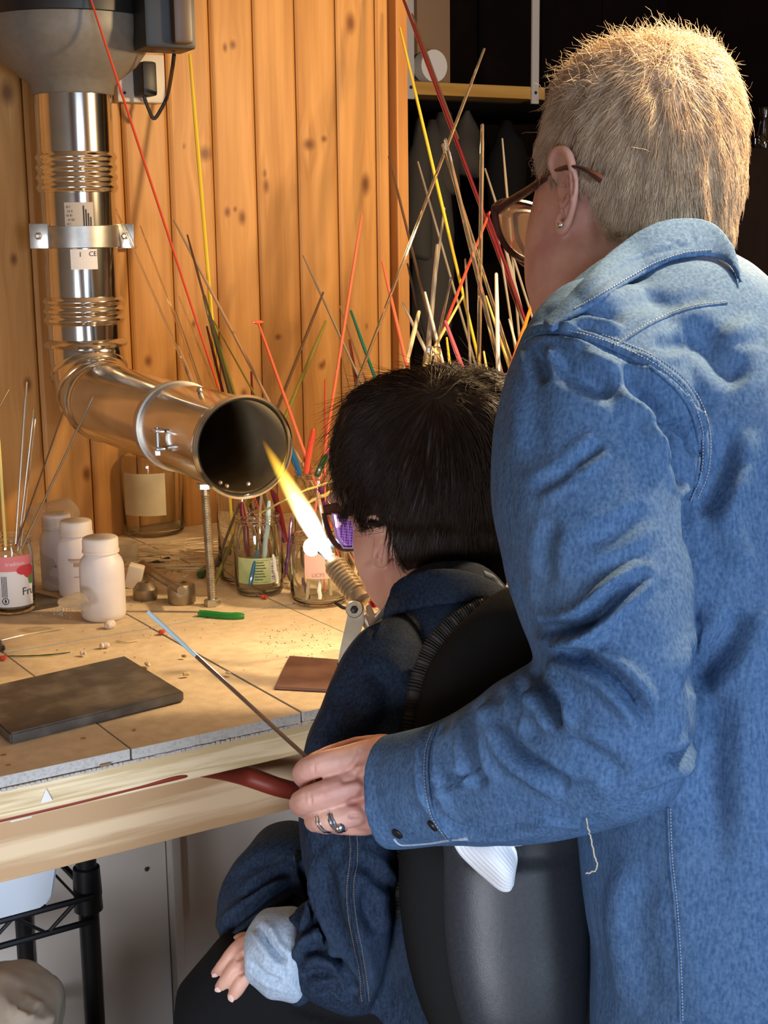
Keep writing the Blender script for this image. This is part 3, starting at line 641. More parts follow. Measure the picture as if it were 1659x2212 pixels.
bc = P(352, 8, 2.24); axb = [R_, -F_*[1, 1, 0], np.array([0, 0, 1.])]
ang_ = math.radians(25); ca, sa = math.cos(ang_), math.sin(ang_); A1 = axb[0]*ca+axb[1]*-sa*1; A2 = np.cross((0, 0, 1), A1)
fb = fan.part('control_box', box(bc+np.array([0, 0, .03]), (.082, .075, .20), [A1, A2, (0, 0, 1)], .008), BLACKP)
fan.part('box_cover', box(bc+R_*.026+F_*-.022+np.array([0, 0, .03]), (.03, .05, .196), [A1, A2, (0, 0, 1)], .006), BROWNP, 'brown side cover')
# socket, plug and cord on the wall
so = PY(300, 170, WY-.014); sk = Thing('wall_socket', 'cream wall socket partly hidden behind the grey fan', 'socket', so)
sk.part('plate', box(so, (.088, .022, .080), None, .004), WHITEP); 
for dx in (-.02, .0): sk.part('socket_hole', lathe([(.0025, 0), (.0025, .0015)], so+np.array([dx-.012, -.011, -.025]), 10, (0, -1, 0)), INK)
pc = PY(313, 172, WY-.045); plug = Thing('power_plug', 'black plug with black cord hanging down from fan box', 'plug', pc)
plug.part('plug_body', box(pc, (.026, .046, .056), None, .006), BLACKP)
plug.part('cord', tube(smooth_path([pc+np.array([0, -.01, -.02]), PY(311, 205, WY-.05), PY(322, 238, WY-.05), PY(333, 256, WY-.05), PY(348, 236, WY-.06), PY(362, 205, WY-.08), P(372, 150, 2.3), P(376, 118, 2.27)], 6), .0032, 8), BLACKP)
# ------------------------------------------------------------------ torch
tp = [(592, 1483), (625, 1416), (790, 1428), (800, 1494)]
tb = T(740, 1450); torch = Thing('bench_torch', 'ribbed brass lampworking torch on dark steel base plate, burning a long flame', 'torch', tb)
torch.part('base_plate', prism([T(x, y, TZ+.004) for x, y in tp], (0, 0, -.0036), .0008), mat('bare_steel_plate', (.16, .085, .065), .38, .7, col2=(.24, .14, .11), scale=25))
ZT = proj(T(742, 1445))[2]
NZ = P(716, 1212, ZT-.005); H0 = P(783, 1300, ZT-.045); dt = H0-NZ; Lt = np.linalg.norm(dt); dt /= Lt
pr = [(.0065, 0), (.0105, .002), (.0115, .006)]
for k in range(9): z = .008+k*.0058; pr += [(.0118, z), (.0142, z+.0012), (.0142, z+.0034), (.0118, z+.0046)]
pr += [(.0125, .062), (.0125, Lt*.98), (.009, Lt)]
torch.part('ribbed_head', lathe(pr, NZ, 28, dt), mat('worn_brass', (.52, .43, .30), .38, .75, col2=(.40, .31, .2), scale=60), angle=30)
torch.part('nozzle_tip', lathe([(.0055, -.006), (.0062, -.005), (.0062, .002)], NZ, 20, dt), ZINC)
sx_, sy_, _d = frame(dt)
# side bracket: flat arm from head down to plate
arm_m = mat('dull_bracket', (.30, .25, .18), .45, .6, col2=(.22, .18, .12), scale=30)
zf = ZT-.055
a0 = [P(757, 1300, zf), P(775, 1296, zf), P(787, 1310, zf), P(786, 1345, zf), P(748, 1460, zf), P(724, 1462, zf), P(735, 1400, zf)]
torch.part('bracket_arm', prism(a0, F_*.004, .0012), arm_m)
torch.part('pivot_washer', lathe([(.010, 0), (.0105, .001), (.0095, .003), (.0045, .003), (.0045, .001)], P(765, 1316, zf-.001), 24, -F_), arm_m)
torch.part('pivot_bolt', lathe([(.0045, 0), (.0048, .004), (.003, .005)], P(765, 1317, zf-.002), 6, -F_), BLACKP)
torch.part('bracket_arm', prism([P(790, 1310, zf+.01), P(800, 1305, zf+.01), P(826, 1365, zf+.0), P(815, 1378, zf+.0), P(796, 1352, zf+.0)], F_*.006, .001), arm_m)
torch.part('gas_tube', tube([P(800, 1345, zf+.02), P(822, 1330, zf+.02), P(850, 1300, zf+.02)], .006, 12), BLACKP)
torch.part('gas_tube', tube([P(786, 1330, zf+.012), P(812, 1370, zf+.012), P(850, 1410, zf+.012)], .008, 12), arm_m)
torch.part('hex_fitting', lathe([(.009, 0), (.009, .018)], P(816, 1322, zf+.01), 6, R_*.7-U_*.6), WHITEP)
torch.part('valve_knob', lathe([(.003, -.014), (.006, -.012), (.008, -.004), (.0155, 0), (.0155, .006), (.012, .013), (.004, .015)], P(808, 1290, ZT+.02), 24, (R_*.05+U_*1.0-F_*.2)), mat('red_knob', (.50, .02, .05), .25, .3, coat=.6), 'red valve knob')
torch.part('base_bolt', comb(lathe([(.008, 0), (.008, .010)], T(742, 1470, TZ+.004), 6), tube([T(735, 1460, TZ+.004), P(733, 1430, zf)], .003, 8), tube([T(735, 1460, TZ+.012), T(748, 1472, TZ+.012)], .003, 8)), mat('dark_wing_nut', (.10, .05, .04), .4, .7))
torch.part('side_valve', tube(smooth_path([P(722, 1300, ZT+.01), P(742, 1313, ZT+.01), P(760, 1313, ZT)], 4), .0022, 6), BLACKP)
# flame: glowing gas in a tapered body of air
FT = P(566, 948, ZT+.03); fd = FT-NZ; LF = np.linalg.norm(fd); fd /= LF
xa, ya, _ = frame(fd); fm = bpy.data.materials.new('flame_gas'); fm.use_nodes = True; nt = fm.node_tree; nt.nodes.remove(nt.nodes['Principled BSDF'])
def lerp_r(t): return float(np.interp(t, [0, .03, .15, .35, .6, .85, 1], [.007, .010, .0155, .0165, .0125, .0075, .001]))
prf = [(lerp_r(t)*1.2, t*LF) for t in np.linspace(0, 1, 24)]
V, Fc = lathe(prf, (0, 0, 0), 24); mf = Matrix.Identity(4)
for i in range(3): mf[i][0], mf[i][1], mf[i][2], mf[i][3] = xa[i], ya[i], fd[i], NZ[i]
fo = mk('flame', (V, Fc), fm, None, None); fo.matrix_world = mf; fo['label'] = 'long white and yellow torch flame pointing into the pipe mouth'; fo['category'] = 'flame'
L = nt.links.new; tc = node(nt, 'ShaderNodeTexCoord'); sp = node(nt, 'ShaderNodeSeparateXYZ'); L(tc.outputs['Object'], sp.inputs[0])
def mth(op, a, b=None):
    n = node(nt, 'ShaderNodeMath', operation=op)
    for k, q in enumerate((a, b)):
        if q is None: continue
        if isinstance(q, (int, float)): n.inputs[k].default_value = q
        else: L(q, n.inputs[k])
    return n.outputs[0]
rad_ = mth('SQRT', mth('ADD', mth('MULTIPLY', sp.outputs[0], sp.outputs[0]), mth('MULTIPLY', sp.outputs[1], sp.outputs[1])))
tz_ = mth('DIVIDE', sp.outputs[2], LF)
rr_ = node(nt, 'ShaderNodeValToRGB'); rr_.color_ramp.interpolation = 'B_SPLINE'; L(tz_, rr_.inputs[0])
els = rr_.color_ramp.elements; els[0].position = 0; els[0].color = (.34,)*3+(1,); els[1].position = 1; els[1].color = (.12,)*3+(1,)
for p_, v_ in ((.12, .66), (.35, 1.), (.6, .78), (.85, .45)): e_ = els.new(p_); e_.color = (v_, v_, v_, 1)
Rr = mth('MULTIPLY', rr_.outputs[0], .0150)
q_ = mth('MAXIMUM', mth('SUBTRACT', 1.0, mth('POWER', mth('DIVIDE', rad_, Rr), 2.0)), 0.0)
dens = mth('POWER', q_, 1.3)
cr = node(nt, 'ShaderNodeValToRGB'); L(tz_, cr.inputs[0]); el = cr.color_ramp.elements
el[0].position = 0; el[0].color = (.55, .75, 1, 1); el[1].position = 1; el[1].color = (1, .30, .005, 1)
for p_, c_ in ((.12, (.85, .92, 1)), (.28, (1, .95, .80)), (.45, (1, .80, .30)), (.7, (1, .62, .06)), (.9, (1, .48, .02))): e_ = el.new(p_); e_.color = (*c_, 1)
st_ = node(nt, 'ShaderNodeValToRGB'); L(tz_, st_.inputs[0]); el = st_.color_ramp.elements
el[0].position = 0; el[0].color = (.5, .5, .5, 1); el[1].position = 1; el[1].color = (.0, .0, .0, 1)
for p_, v_ in ((.06, 1.), (.30, .9), (.5, .42), (.75, .22), (.92, .10)): e_ = el.new(p_); e_.color = (v_, v_, v_, 1)
stren = mth('MULTIPLY', mth('MULTIPLY', dens, st_.outputs[0]), 620)
em = node(nt, 'ShaderNodeEmission'); L(cr.outputs[0], em.inputs[0]); L(stren, em.inputs[1]); L(em.outputs[0], nt.nodes['Material Output'].inputs['Volume'])
light('flame_light', 'POINT', NZ+fd*LF*.35, 1.3, (1, .80, .55), .02)
gb = P(673, 1182, ZT+.005)
bead = Thing('glowing_bead', 'white-hot molten glass bead on thin rod beside the torch flame', 'bead', gb)
bead.part('bead', ell(gb, (.0105, .0105, .0115), n=20), mat('molten_glass', (1, .5, .3), .3, emit=(1, .82, .66), es=7))
bead.part('mandrel', tube([gb, P(695, 1196, ZT), P(760, 1260, ZT+.05)], .0022, 8), RC['black'])
single('blue_glass_rod', tube([P(697, 1172, ZT+.04), P(800, 1178, ZT+.03)], .0055, 12), mat('light_blue_glass', (.25, .50, .85), .1, trans=.5), 'pale blue glass rod lying level beyond the child\'s glasses', 'rod')  # the rod glass itself is light blue
# ------------------------------------------------------------------ glass rods: (x1,y1)=top, (x2,y2)=far end, depths, half width px, colour, label
RODS = [
 (190, -20, 520, 985, 2.18, 2.24, 3.6, 'red', 'long orange-red rod crossing in front of the grey fan down to the pipe'),
 (410, 118, 458, 690, 2.46, 2.42, 5.4, 'yellow', 'long yellow rod rising from behind pipe to the fan box'),
 (441, 640, 505, 880, 2.40, 2.34, 6.5, 'dgreen', 'thick dark green rod at the foot of the yellow rod'),
 (458, 692, 512, 870, 2.41, 2.35, 5.0, 'olive', 'olive yellow rod continuing below the long yellow rod'),
 (376, 476, 585, 875, 2.44, 2.34, 4.0, 'tan', 'long pinkish brown rod leaning left above pipe mouth'),
 (405, 508, 500, 860, 2.43, 2.34, 3.4, 'brown', 'thin dark brown rod crossing behind the pinkish brown rod'),
 (250, 452, 388, 765, 2.40, 2.36, 3.4, 'clear', 'clear rod beginning beside the pipe bracket screw'),
 (303, 488, 420, 800, 2.46, 2.40, 2.5, 'clear', 'thin clear rod leaning left, on the wall right of the pipe bracket'),
 (378, 672, 440, 850, 2.40, 2.34, 4.0, 'clear', 'short clear rod with bright highlight above bend of pipe'),
 (386, 640, 470, 850, 2.42, 2.36, 2.6, 'clear', 'thin clear rod between the bright clear rod and red rod'),
 (384, 750, 425, 850, 2.38, 2.34, 6.5, 'tan', 'short thick tan rod just above the horizontal pipe'),
 (460, 690, 560, 870, 2.42, 2.36, 2.5, 'olive', 'thin greenish clear rod between olive rod and pinkish brown rod'),
 (447, 706, 482, 850, 2.43, 2.37, 4.0, 'crimson', 'short dark red rod hugging the dark green rod'),
 (543, 803, 546, 880, 2.40, 2.38, 4.0, 'crimson', 'stubby dark crimson rod just above pipe mouth'),
 (557, 696, 660, 985, 2.36, 2.28, 4.2, 'coral', 'coral rod with flattened tip left of the dark rods'),
 (698, 632, 590, 905, 2.40, 2.32, 4.0, 'brown', 'dark brown rod leaning right, above pipe mouth'),
 (704, 694, 610, 915, 2.41, 2.33, 5.0, 'olive', 'dark olive-brown rod parallel to the dark brown rod'),
 (781, 466, 700, 980, 2.42, 2.26, 4.2, 'coral', 'tall straight coral rod in front of pine boards'),
 (702, 820, 702, 985, 2.33, 2.26, 3.0, 'coral', 'short thin coral rod against the tall straight coral rod'),
 (655, 552, 800, 870, 2.52, 2.36, 3.2, 'grey', 'grey rod leaning left against middle of the pine wall'),
 (735, 662, 800, 850, 2.48, 2.38, 3.2, 'tan', 'pale tan rod left of the teal rod'),
 (755, 735, 765, 800, 2.48, 2.42, 5.0, 'crimson', 'short brownish red rod between grey rod and teal rod'),
 (758, 672, 822, 850, 2.44, 2.36, 4.6, 'teal', 'teal rod with rounded tip above the child\'s forehead'),
 (735, 760, 765, 870, 2.46, 2.36, 2.6, 'clear', 'thin clear rod dropping towards the child\'s fringe'),
 (1046, 106, 755, 870, 2.42, 2.30, 4.4, 'clear', 'very long clear rod leaning right across the dark doorway'),
 (826, 565, 888, 830, 2.42, 2.32, 4.4, 'coral', 'coral rod on the pine trim edge'),
 (905, 674, 864, 840, 2.40, 2.34, 7.0, 'cream', 'thick cream rod just right of pine trim'),
 (825, 815, 828, 860, 2.34, 2.32, 4.0, 'crimson', 'stub of dark rod just above the child\'s hair'),
 (840, 338, 940, 740, 2.50, 2.40, 3.6, 'brown', 'thin brown rod starting on the pine trim edge high up'),
 (918, 632, 968, 830, 2.38, 2.34, 4.4, 'white', 'white rod continuing down from the thin brown rod'),
 (864, 60, 1025, 740, 2.56, 2.40, 4.2, 'yellow', 'long thin yellow rod in the dark doorway'),
 (868, -10, 1150, 745, 2.60, 2.40, 5.2, 'crimson', 'long dark crimson rod from top of photo to the blue shoulder'),
 (890, 30, 990, 300, 2.64, 2.56, 3.0, 'brown', 'dark brown rod alongside the top of the crimson rod'),
 (962, 302, 1088, 830, 2.36, 2.30, 6.4, 'clear', 'thick clear rod leaning left towards the blue shoulder'),
 (956, 312, 1060, 640, 2.38, 2.33, 4.6, 'clear', 'clear rod just behind the thick leaning clear rod'),
 (1042, 270, 1034, 830, 2.38, 2.32, 6.0, 'clear', 'upright thick clear rod, vertical in the dark doorway'),
 (1072, 592, 1076, 790, 2.34, 2.30, 6.0, 'white', 'upright white rod right of the vertical clear rod'),
 (1053, 462, 1165, 780, 2.38, 2.32, 4.4, 'crimson', 'red rod running down from the adult\'s lens'),
 (1058, 458, 962, 700, 2.44, 2.40, 4.0, 'red', 'dark red rod leaning right beneath the adult\'s glasses'),
 (962, 695, 1008, 820, 2.32, 2.28, 6.0, 'pink', 'short thick pink rod above the child\'s hair'),
 (1153, 645, 1088, 840, 2.30, 2.24, 5.6, 'orange', 'orange rod against the blue denim shoulder'),
 (1160, 672, 1118, 800, 2.33, 2.27, 5.4, 'yellow', 'short bright yellow rod beside orange rod at the shoulder'),
 (1086, 515, 1140, 730, 2.46, 2.38, 6.0, 'grey', 'thick pinkish grey rod below the adult\'s glasses'),
 (945, 530, 925, 760, 2.42, 2.36, 6.5, 'grey', 'thick grey rod upright left of the yellow rod'),
 (960, 450, 935, 640, 2.48, 2.44, 4.0, 'grey', 'thin grey rod with pale tip behind the thick grey rod'),
 (1000, 640, 895, 830, 2.36, 2.30, 4.2, 'gold', 'pale gold rod leaning right in the rod jars'),
 (975, 600, 940, 760, 2.40, 2.36, 4.0, 'clear', 'clear rod leaning right between thick grey and yellow rods'),
 (1050, 640, 1112, 830, 2.37, 2.30, 4.0, 'gold', 'pale gold rod leaning left close to upright white rod'),
 (1100, 690, 1118, 760, 2.36, 2.32, 4.0, 'white', 'short white-tipped rod near the blue shoulder'),
 (1075, 505, 1105, 700, 2.44, 2.38, 3.4, 'grey', 'thin grey rod right of the upright clear rod'),
 (1048, 365, 1075, 450, 2.60, 2.56, 3.4, 'grey', 'dim grey rod in the doorway left of the adult\'s lens'),
 (1085, 300, 1097, 440, 2.64, 2.60, 3.4, 'grey', 'dim grey rod in the dark nearest the adult\'s face'),
 (903, 350, 985, 640, 2.62, 2.50, 3.4, 'grey', 'dim grey rod behind the long yellow rod'),
 (870, 655, 935, 790, 2.46, 2.38, 4.4, 'white', 'pale rod half in shadow just right of the pine trim'),
 (880, 570, 905, 680, 2.50, 2.44, 3.4, 'black', 'black rod in shadow beside the pine trim'),
 (1045, 760, 1060, 850, 2.30, 2.28, 4.0, 'gold', 'short amber rod low between the clear rods'),
 (965, 730, 972, 790, 2.36, 2.34, 4.0, 'yellow', 'short amber-yellow rod left of pink rod'),
 (1005, 560, 1018, 830, 2.44, 2.36, 3.2, 'grey', 'slim grey rod immediately left of upright clear rod'),
 (57, 826, 34, 1175, 2.02, 2.03, 3.6, 'steel', 'tallest steel wire in jam jar, near upright'),
 (73, 885, 38, 1190, 2.03, 2.04, 2.2, 'steel', 'thin steel wire in jam jar just right of the tallest wire'),
 (76, 906, 43, 1195, 2.05, 2.04, 1.8, 'steel', 'thinnest steel wire in jam jar, shorter than its neighbour'),
 (137, 889, 34, 1180, 2.04, 2.03, 2.2, 'brown', 'dark wire leaning right out of jam jar'),
 (200, 858, 46, 1185, 1.98, 2.02, 3.0, 'steel', 'steel wire leaning furthest right in front of the pipe bend'),
 (19, 842, -30, 930, 2.05, 2.03, 2.6, 'steel', 'short steel wire entering from left edge'),
 (-4, 930, 12, 1180, 2.0, 2.03, 4.5, 'gold', 'thick gold rod at the very left edge in jam jar'),
]
for x1, y1, x2, y2, za, zb, rp, colr, lab in RODS:
    a, b = P(x1, y1, za), P(x2, y2, zb)
    if 400 < y2 < 1100:      # carry on down to the bench top
        d = (b-a)/np.linalg.norm(b-a); k = (a[2]-TZ-.006)/(a[2]-b[2]); e = a+(b-a)*k
        b = e
        if b[1] > WY-.01: b[1] = WY-.012
    if a[1] > WY-.006 and a[0] < 1.58: a[1] = WY-.008
    r = rp*.82/FPX*za; n = 8; m_ = 10
    pts = [a+(b-a)*t for t in np.linspace(0, 1, m_)]; rr2 = [r*rr.uniform(.93, 1.05) for _ in pts]; rr2[0] = r*.75
    g = tube([a-(b-a)/np.linalg.norm(b-a)*r*.5]+pts, [r*.45]+rr2, n)
    if colr == 'coral' and x1 == 557: g = comb(g, ell(a, (.011, .004, .003), n=10))
    single('glass_rod' if colr != 'steel' else 'steel_wire', g, RC[colr], lab, 'rod', None)
# short coloured stubs in the jars
ST = [(620, 944, 642, 1010, 2.15, 8, 'blue', 'dark blue glass stub sticking up right of the pipe mouth'), (676, 930, 664, 1005, 2.16, 8.5, 'red', 'fat red glass stub above wide jar'),
 (706, 985, 688, 1020, 2.13, 9, 'dgreen', 'dark green glass stub with rounded end near child\'s glasses'), (709, 970, 722, 1010, 2.12, 6, 'pink', 'pink glass stub nearest the child\'s forehead'),
 (522, 1088, 535, 1180, 2.17, 8, 'crimson', 'crimson twisted glass stub in the green-labelled jar'), (582, 1085, 572, 1190, 2.15, 7, 'pale', 'pale blue glass stub in the green-labelled jar'),
 (590, 1060, 612, 1150, 2.19, 9, 'crimson', 'thick crimson glass stub behind the green-labelled jar'), (566, 1070, 560, 1120, 2.19, 5, 'tan', 'tan glass stub in the green-labelled jar'),
 (556, 1190, 540, 1265, 2.14, 6, 'blue', 'blue glass stub low in the green-labelled jar'), (590, 1200, 600, 1260, 2.14, 5, 'white', 'white glass stub low in the green-labelled jar'),
 (655, 1250, 668, 1295, 2.1, 5, 'purple', 'purple glass stub in the peach-labelled jar'), (672, 1230, 662, 1295, 2.09, 5, 'cream', 'cream glass stub low in the peach-labelled jar'),
 (690, 1235, 690, 1296, 2.08, 6, 'white', 'white glass stub low in the peach-labelled jar'), (712, 1236, 714, 1288, 2.1, 5, 'cream', 'cream stub at right side of the peach-labelled jar'),
 (630, 1120, 618, 1240, 2.19, 5, 'purple', 'purple glass rod between green-labelled and peach-labelled jars'),
 (480+25, 1180, 520, 1240, 2.2, 4, 'clear', 'clear glass stub at left inside green-labelled jar'), (690, 1050, 700, 1100, 2.15, 8, 'purple', 'deep purple glass lump in wide jar'),
 (668, 1085, 720, 1060, 2.14, 5, 'gold', 'gold glass stub lying aslant in wide jar'), (702, 1150, 690, 1080, 2.13, 6, 'tan', 'amber glass stub in wide jar behind flame'),
 (560, 1110, 650, 1062, 2.08, 3.0, 'olive', 'thin olive glass rod lying aslant across the jars'), (650, 1062, 738, 1032, 2.08, 3.2, 'gold', 'thin gold glass rod aslant at mouth of the wide jar')]
for x1, y1, x2, y2, z_, rp, colr, lab in ST:
    a, b = P(x1, y1, z_), P(x2, y2, z_); r = rp*.8/FPX*z_
    if lab.find('aslant') < 0 and y2 < 1200 and True:
        k = 1.25; b = a+(b-a)*k
    n_ = 7; pts = [a+(b-a)*t+rng.normal(0, .0006, 3) for t in np.linspace(0, 1, n_)]
    single('glass_stub', comb(tube(pts, [r*.7, r, r*.95, r*1.04, r, r*.96, r*.8], 10), ell(pts[0], (r*.7,)*3, n=10)), RC[colr], lab, 'glass stub')
# ------------------------------------------------------------------ small things on bench
def nutcone(x, y, wpx, hpx, cone, label):
    c = T(x, y-6); Z = proj(c)[2]; r = wpx/2/FPX*Z; h = hpx/FPX*Z
    pr = [(r*.95, .0005), (r, .002), (r, h*.62 if cone else h*.8), (r*(.62 if cone else .9), h*.95), (r*.45, h), (r*.36, h*.97), (r*.34, h*.5), (r*.05, h*.48)]
    return single('steel_shaper', lathe(pr, c, 32), BRASSY, label, 'steel cup', None)
nutcone(393, 1308, 60, 46, False, 'taller dull steel cylinder with hole in top beside support rod')
nutcone(314, 1300, 52, 38, True, 'low cone-topped dull steel ring behind white bottle')
a, b = T(308, 1222, TZ+.012), T(392, 1276, TZ+.03)
single('steel_bar', tube([a, a+(b-a)*.3, b], [.009, .0072, .0065], 14), BRASSY, 'thick dull steel bar leaning on the taller steel cylinder', 'bar')
a = T(292, 1268, TZ); ax = [R_*.9+U_*.35, F_*.9, U_]; single('plastic_block', box(a+np.array([0, 0, .017]), (.024, .026, .036), [np.array([.8, -.5, -.25]), np.array([.5, .85, 0]), np.array([.22, -.12, .96])], .003), CAPM, 'small tilted off-white block behind white bottle', 'block')
single('plastic_cup', lathe([(.018, .0006), (.021, .002), (.022, .030), (.020, .031), (.019, .028), (.018, .004), (.001, .003)], T(272, 1212), 24), PLASTIC_BAG, 'small clear plastic cup behind the tilted block', 'cup')
single('wire_straight', tube([T(268, 1320, TZ+.0015), T(452, 1322, TZ+.0015)], .0011, 6), ZINC, 'straight thin wire lying from white bottle to support rod', 'wire')
def gshard(name, pts, r, m, lab, z=.004):
    q = [T(x, y, TZ+z) for x, y in pts]; q = smooth_path(q, 4); rad = [r*rng.uniform(.85, 1.1) for _ in q]; rad[0] *= .5; rad[-1] *= .6
    return single(name, tube(q, rad, 8), m, lab, 'glass piece')
gshard('glass_shard', [(428, 1326), (445, 1327), (490, 1331), (528, 1331)], .0058, RC['green'], 'bright green glass piece lying in front of support rod')
gshard('glass_shard', [(430, 1242), (448, 1230), (472, 1214), (492, 1208)], .0085, RC['dgreen'], 'dark green glass lump lying left of the green-labelled jar', .008)
gshard('glass_shard', [(318, 1220), (345, 1212), (366, 1205)], .0035, RC['black'], 'black tangled piece on the bench behind the steel bar')
gshard('pink_pebble', [(231, 1352), (238, 1348), (243, 1350)], .0062, CAPM, 'pinkish pebble at foot of the nearest white bottle', .006)
gshard('pink_pebble', [(216, 1396), (226, 1394), (236, 1394)], .0038, CAPM, 'small mauve chip on the tiles behind graphite slab')
gshard('red_chip', [(345, 1364), (350, 1366), (355, 1362)], .003, RC['red'], 'tiny red glass crumb near the white rod tip')
gshard('red_chip', [(2, 1420), (8, 1422), (12, 1418)], .003, RC['red'], 'tiny red glass crumb at the left edge')
gshard('tan_chip', [(392, 1417), (398, 1417), (401, 1418)], .0022, RC['tan'], 'tiny brown chip below middle of the held rod')
gshard('cream_chip', [(395, 1457), (403, 1456), (410, 1455)], .0026, RC['cream'], 'cream glass chip right of graphite slab')
gshard('cream_chip', [(315, 1432), (319, 1436), (322, 1438)], .0026, RC['cream'], 'cream glass chip behind the slab corner')
gshard('cream_chip', [(488, 1452), (494, 1454), (499, 1454)], .0020, RC['cream'], 'cream glass chip on the joint near torch plate')
gshard('white_chip', [(174, 1412), (180, 1410), (185, 1413)], .0024, RC['white'], 'white chip behind middle of graphite slab')
gshard('red_chip', [(566, 1290), (571, 1288), (575, 1291)], .003, RC['red'], 'tiny red crumb beside the green-labelled jar')
gshard('green_strand', [(15, 1417), (60, 1417), (110, 1414), (152, 1409)], .0009, RC['dgreen'], 'fine dark green glass thread on tiles at left', .0015)
gshard('cream_strand', [(250, 1384), (275, 1387), (300, 1382)], .0009, RC['cream'], 'fine cream glass thread left of the held rod', .0015)
gshard('clear_strand', [(0, 1384), (60, 1370), (138, 1357)], .0011, RC['cream'], 'long fine clear glass thread at left behind slab', .0015)
gshard('dark_strip', [(0, 1385), (4, 1395), (7, 1402)], .0035, RC['black'], 'dark stub at left edge of the tiles')
mat_pad = slab('dark_pad', [(0, 1298), (35, 1268), (125, 1290), (128, 1306), (50, 1320), (0, 1326)], .003, SLATE, 'thin dark pad beneath the jam jar', 'pad')
def crumbs(name, cx, cy, sx, sy, n, m, lab, r=.0018):
    gs = []
    for _ in range(n):
        x, y = rng.normal(cx, sx), rng.normal(cy, sy); rr_ = r*rng.uniform(.5, 1.3); c = T(x, y, TZ+rr_*.4); gs.append(ell(c, (rr_*rng.uniform(.8, 1.5), rr_, rr_*.6), n=6))
    o = single(name, comb(*gs), m, lab, 'glass crumbs', kind='stuff', smooth=False); return o
crumbs('white_flakes', 130, 1322, 18, 5, 45, RC['white'], 'scatter of white and mauve glass flakes before the bottles')
crumbs('glass_grit', 330, 1298, 35, 6, 30, RC['green'], 'scatter of green glass grit round the steel rings', .0012)
crumbs('glass_grit', 300, 1370, 170, 35, 60, RC['tan'], 'sparse brown grit scattered over the front tiles', .0009)
crumbs('dark_grit', 640, 1385, 45, 22, 110, RC['brown'], 'dark soot specks on the tile behind the torch base', .0008)
crumbs('glass_litter', 380, 1225, 60, 14, 130, RC['cream'], 'litter of broken clear glass around the large empty jar', .0028)
gs = []
for _ in range(46):
    x, y = rng.uniform(270, 520), rng.uniform(1165, 1235); a = T(x, y, TZ+rng.uniform(.002, .012)); an = rng.uniform(-.5, .5); l = rng.uniform(.03, .10); gs.append(tube([a, a+(R_*math.cos(an)+F_*math.sin(an)*[1, 1, 0])*l*[1, 1, .0]], rng.uniform(.0007, .002), 6))
single('glass_offcuts', comb(*gs), mat('offcut_glass', (.62, .52, .34), .25), 'heap of thin broken glass offcuts lying beside large jar', 'glass offcuts', kind='stuff')
# crumpled plastic bag behind the jam jar
g = loft([(75, 1085, 150, 1082, 2.28, .03), (62, 1110, 165, 1110, 2.28, .05), (58, 1160, 160, 1160, 2.27, .05), (60, 1220, 150, 1220, 2.25, .045), (62, 1262, 140, 1262, 2.2, .04)], 24, 4)
g = sculpt(remesh(g, .004, 2), [], namp=.012, nscale=35); single('plastic_bag', g, PLASTIC_BAG, 'crumpled translucent plastic bag behind the white bottles', 'bag', angle=None)
g = loft([(128, 1306, 150, 1292, 2.0, .01), (150, 1315, 182, 1285, 1.99, .012), (170, 1320, 190, 1300, 1.98, .01)], 16, 4); single('plastic_scrap', sculpt(g, [], namp=.004, nscale=60), PLASTIC_BAG, 'thin clear plastic scrap left of the nearest bottle', 'scrap')
# ------------------------------------------------------------------ under the bench
pz = 1.62; pa = PY(186, 1870, pz)
BLKM = mat('black_powder_metal', (.016, .016, .018), .4, .2)
rack = Thing('wire_rack', 'black wire shelving rack under left end of the bench', 'rack', (pa[0], pa[1], 0))
rack.part('post', tube([(pa[0], pa[1], .012), (pa[0], pa[1], .70)], .0128, 20), BLKM)
for z_ in (pa[2]-.02, pa[2]-.04, .25): rack.part('collar', lathe([(.0130, -.02), (.018, -.018), (.0165, .018), (.0130, .02)], (pa[0], pa[1], z_), 20), BLKM)
rack.part('foot', lathe([(.016, 0.0), (.018, .003), (.012, .014)], (pa[0], pa[1], 0), 16), BLKM)
dl = np.array([-1, 0, 0.])
zs_ = PY(186, 1925, pz)[2]
for zz in (zs_, .25):
    for dz in (0, -.032):
        rack.part('rail', tube([np.array([pa[0]+.0, pa[1]-.018, zz+dz]), np.array([pa[0]-.60, pa[1]-.018, zz+dz])], .0042, 8), BLKM)
    zg = []; 
    for k in range(14):
        x = pa[0]-.02-.04*k; zg.append(np.array([x, pa[1]-.018, zz-(.032 if k % 2 else 0)]))
    rack.part('zigzag_wire', tube(zg, .0028, 6), BLKM)
    for k in range(14): rack.part('shelf_wire', tube([(pa[0]-.02-.04*k, pa[1]-.02, zz+.003), (pa[0]-.02-.04*k, pa[1]+.26, zz+.003)], .0018, 6), BLKM)
    rack.part('side_rail', tube([(pa[0], pa[1]-.01, zz), (pa[0], pa[1]+.27, zz)], .0042, 8), BLKM)
rack.part('post', tube([(pa[0], pa[1]+.27, .012), (pa[0], pa[1]+.27, .70)], .0128, 20), BLKM)
rack.part('post', tube([(pa[0]-.6, pa[1], .0), (pa[0]-.6, pa[1], .70)], .0128, 20), BLKM)
zt = zs_+.006
bn = Thing('storage_bin', 'white plastic bin on the black wire rack under the bench', 'bin', (.38, 1.7, zt))
c0, c1, c2 = PY(-60, 1980, 1.56), PY(132, 1948, 1.56), PY(148, 1875, 1.56)
xr, xr2 = c1[0], c2[0]; xl = xr-.36
zt2 = zt+.10
poly = [(xl, 1.585, zt+.004), (xr-.012, 1.585, zt+.004), (xr, 1.585, zt+.016), (xr2+.004, 1.580, zt2), (xl-.01, 1.58, zt2)]
bn.part('tub', prism(poly, (0, .24, 0), .004), BINM)
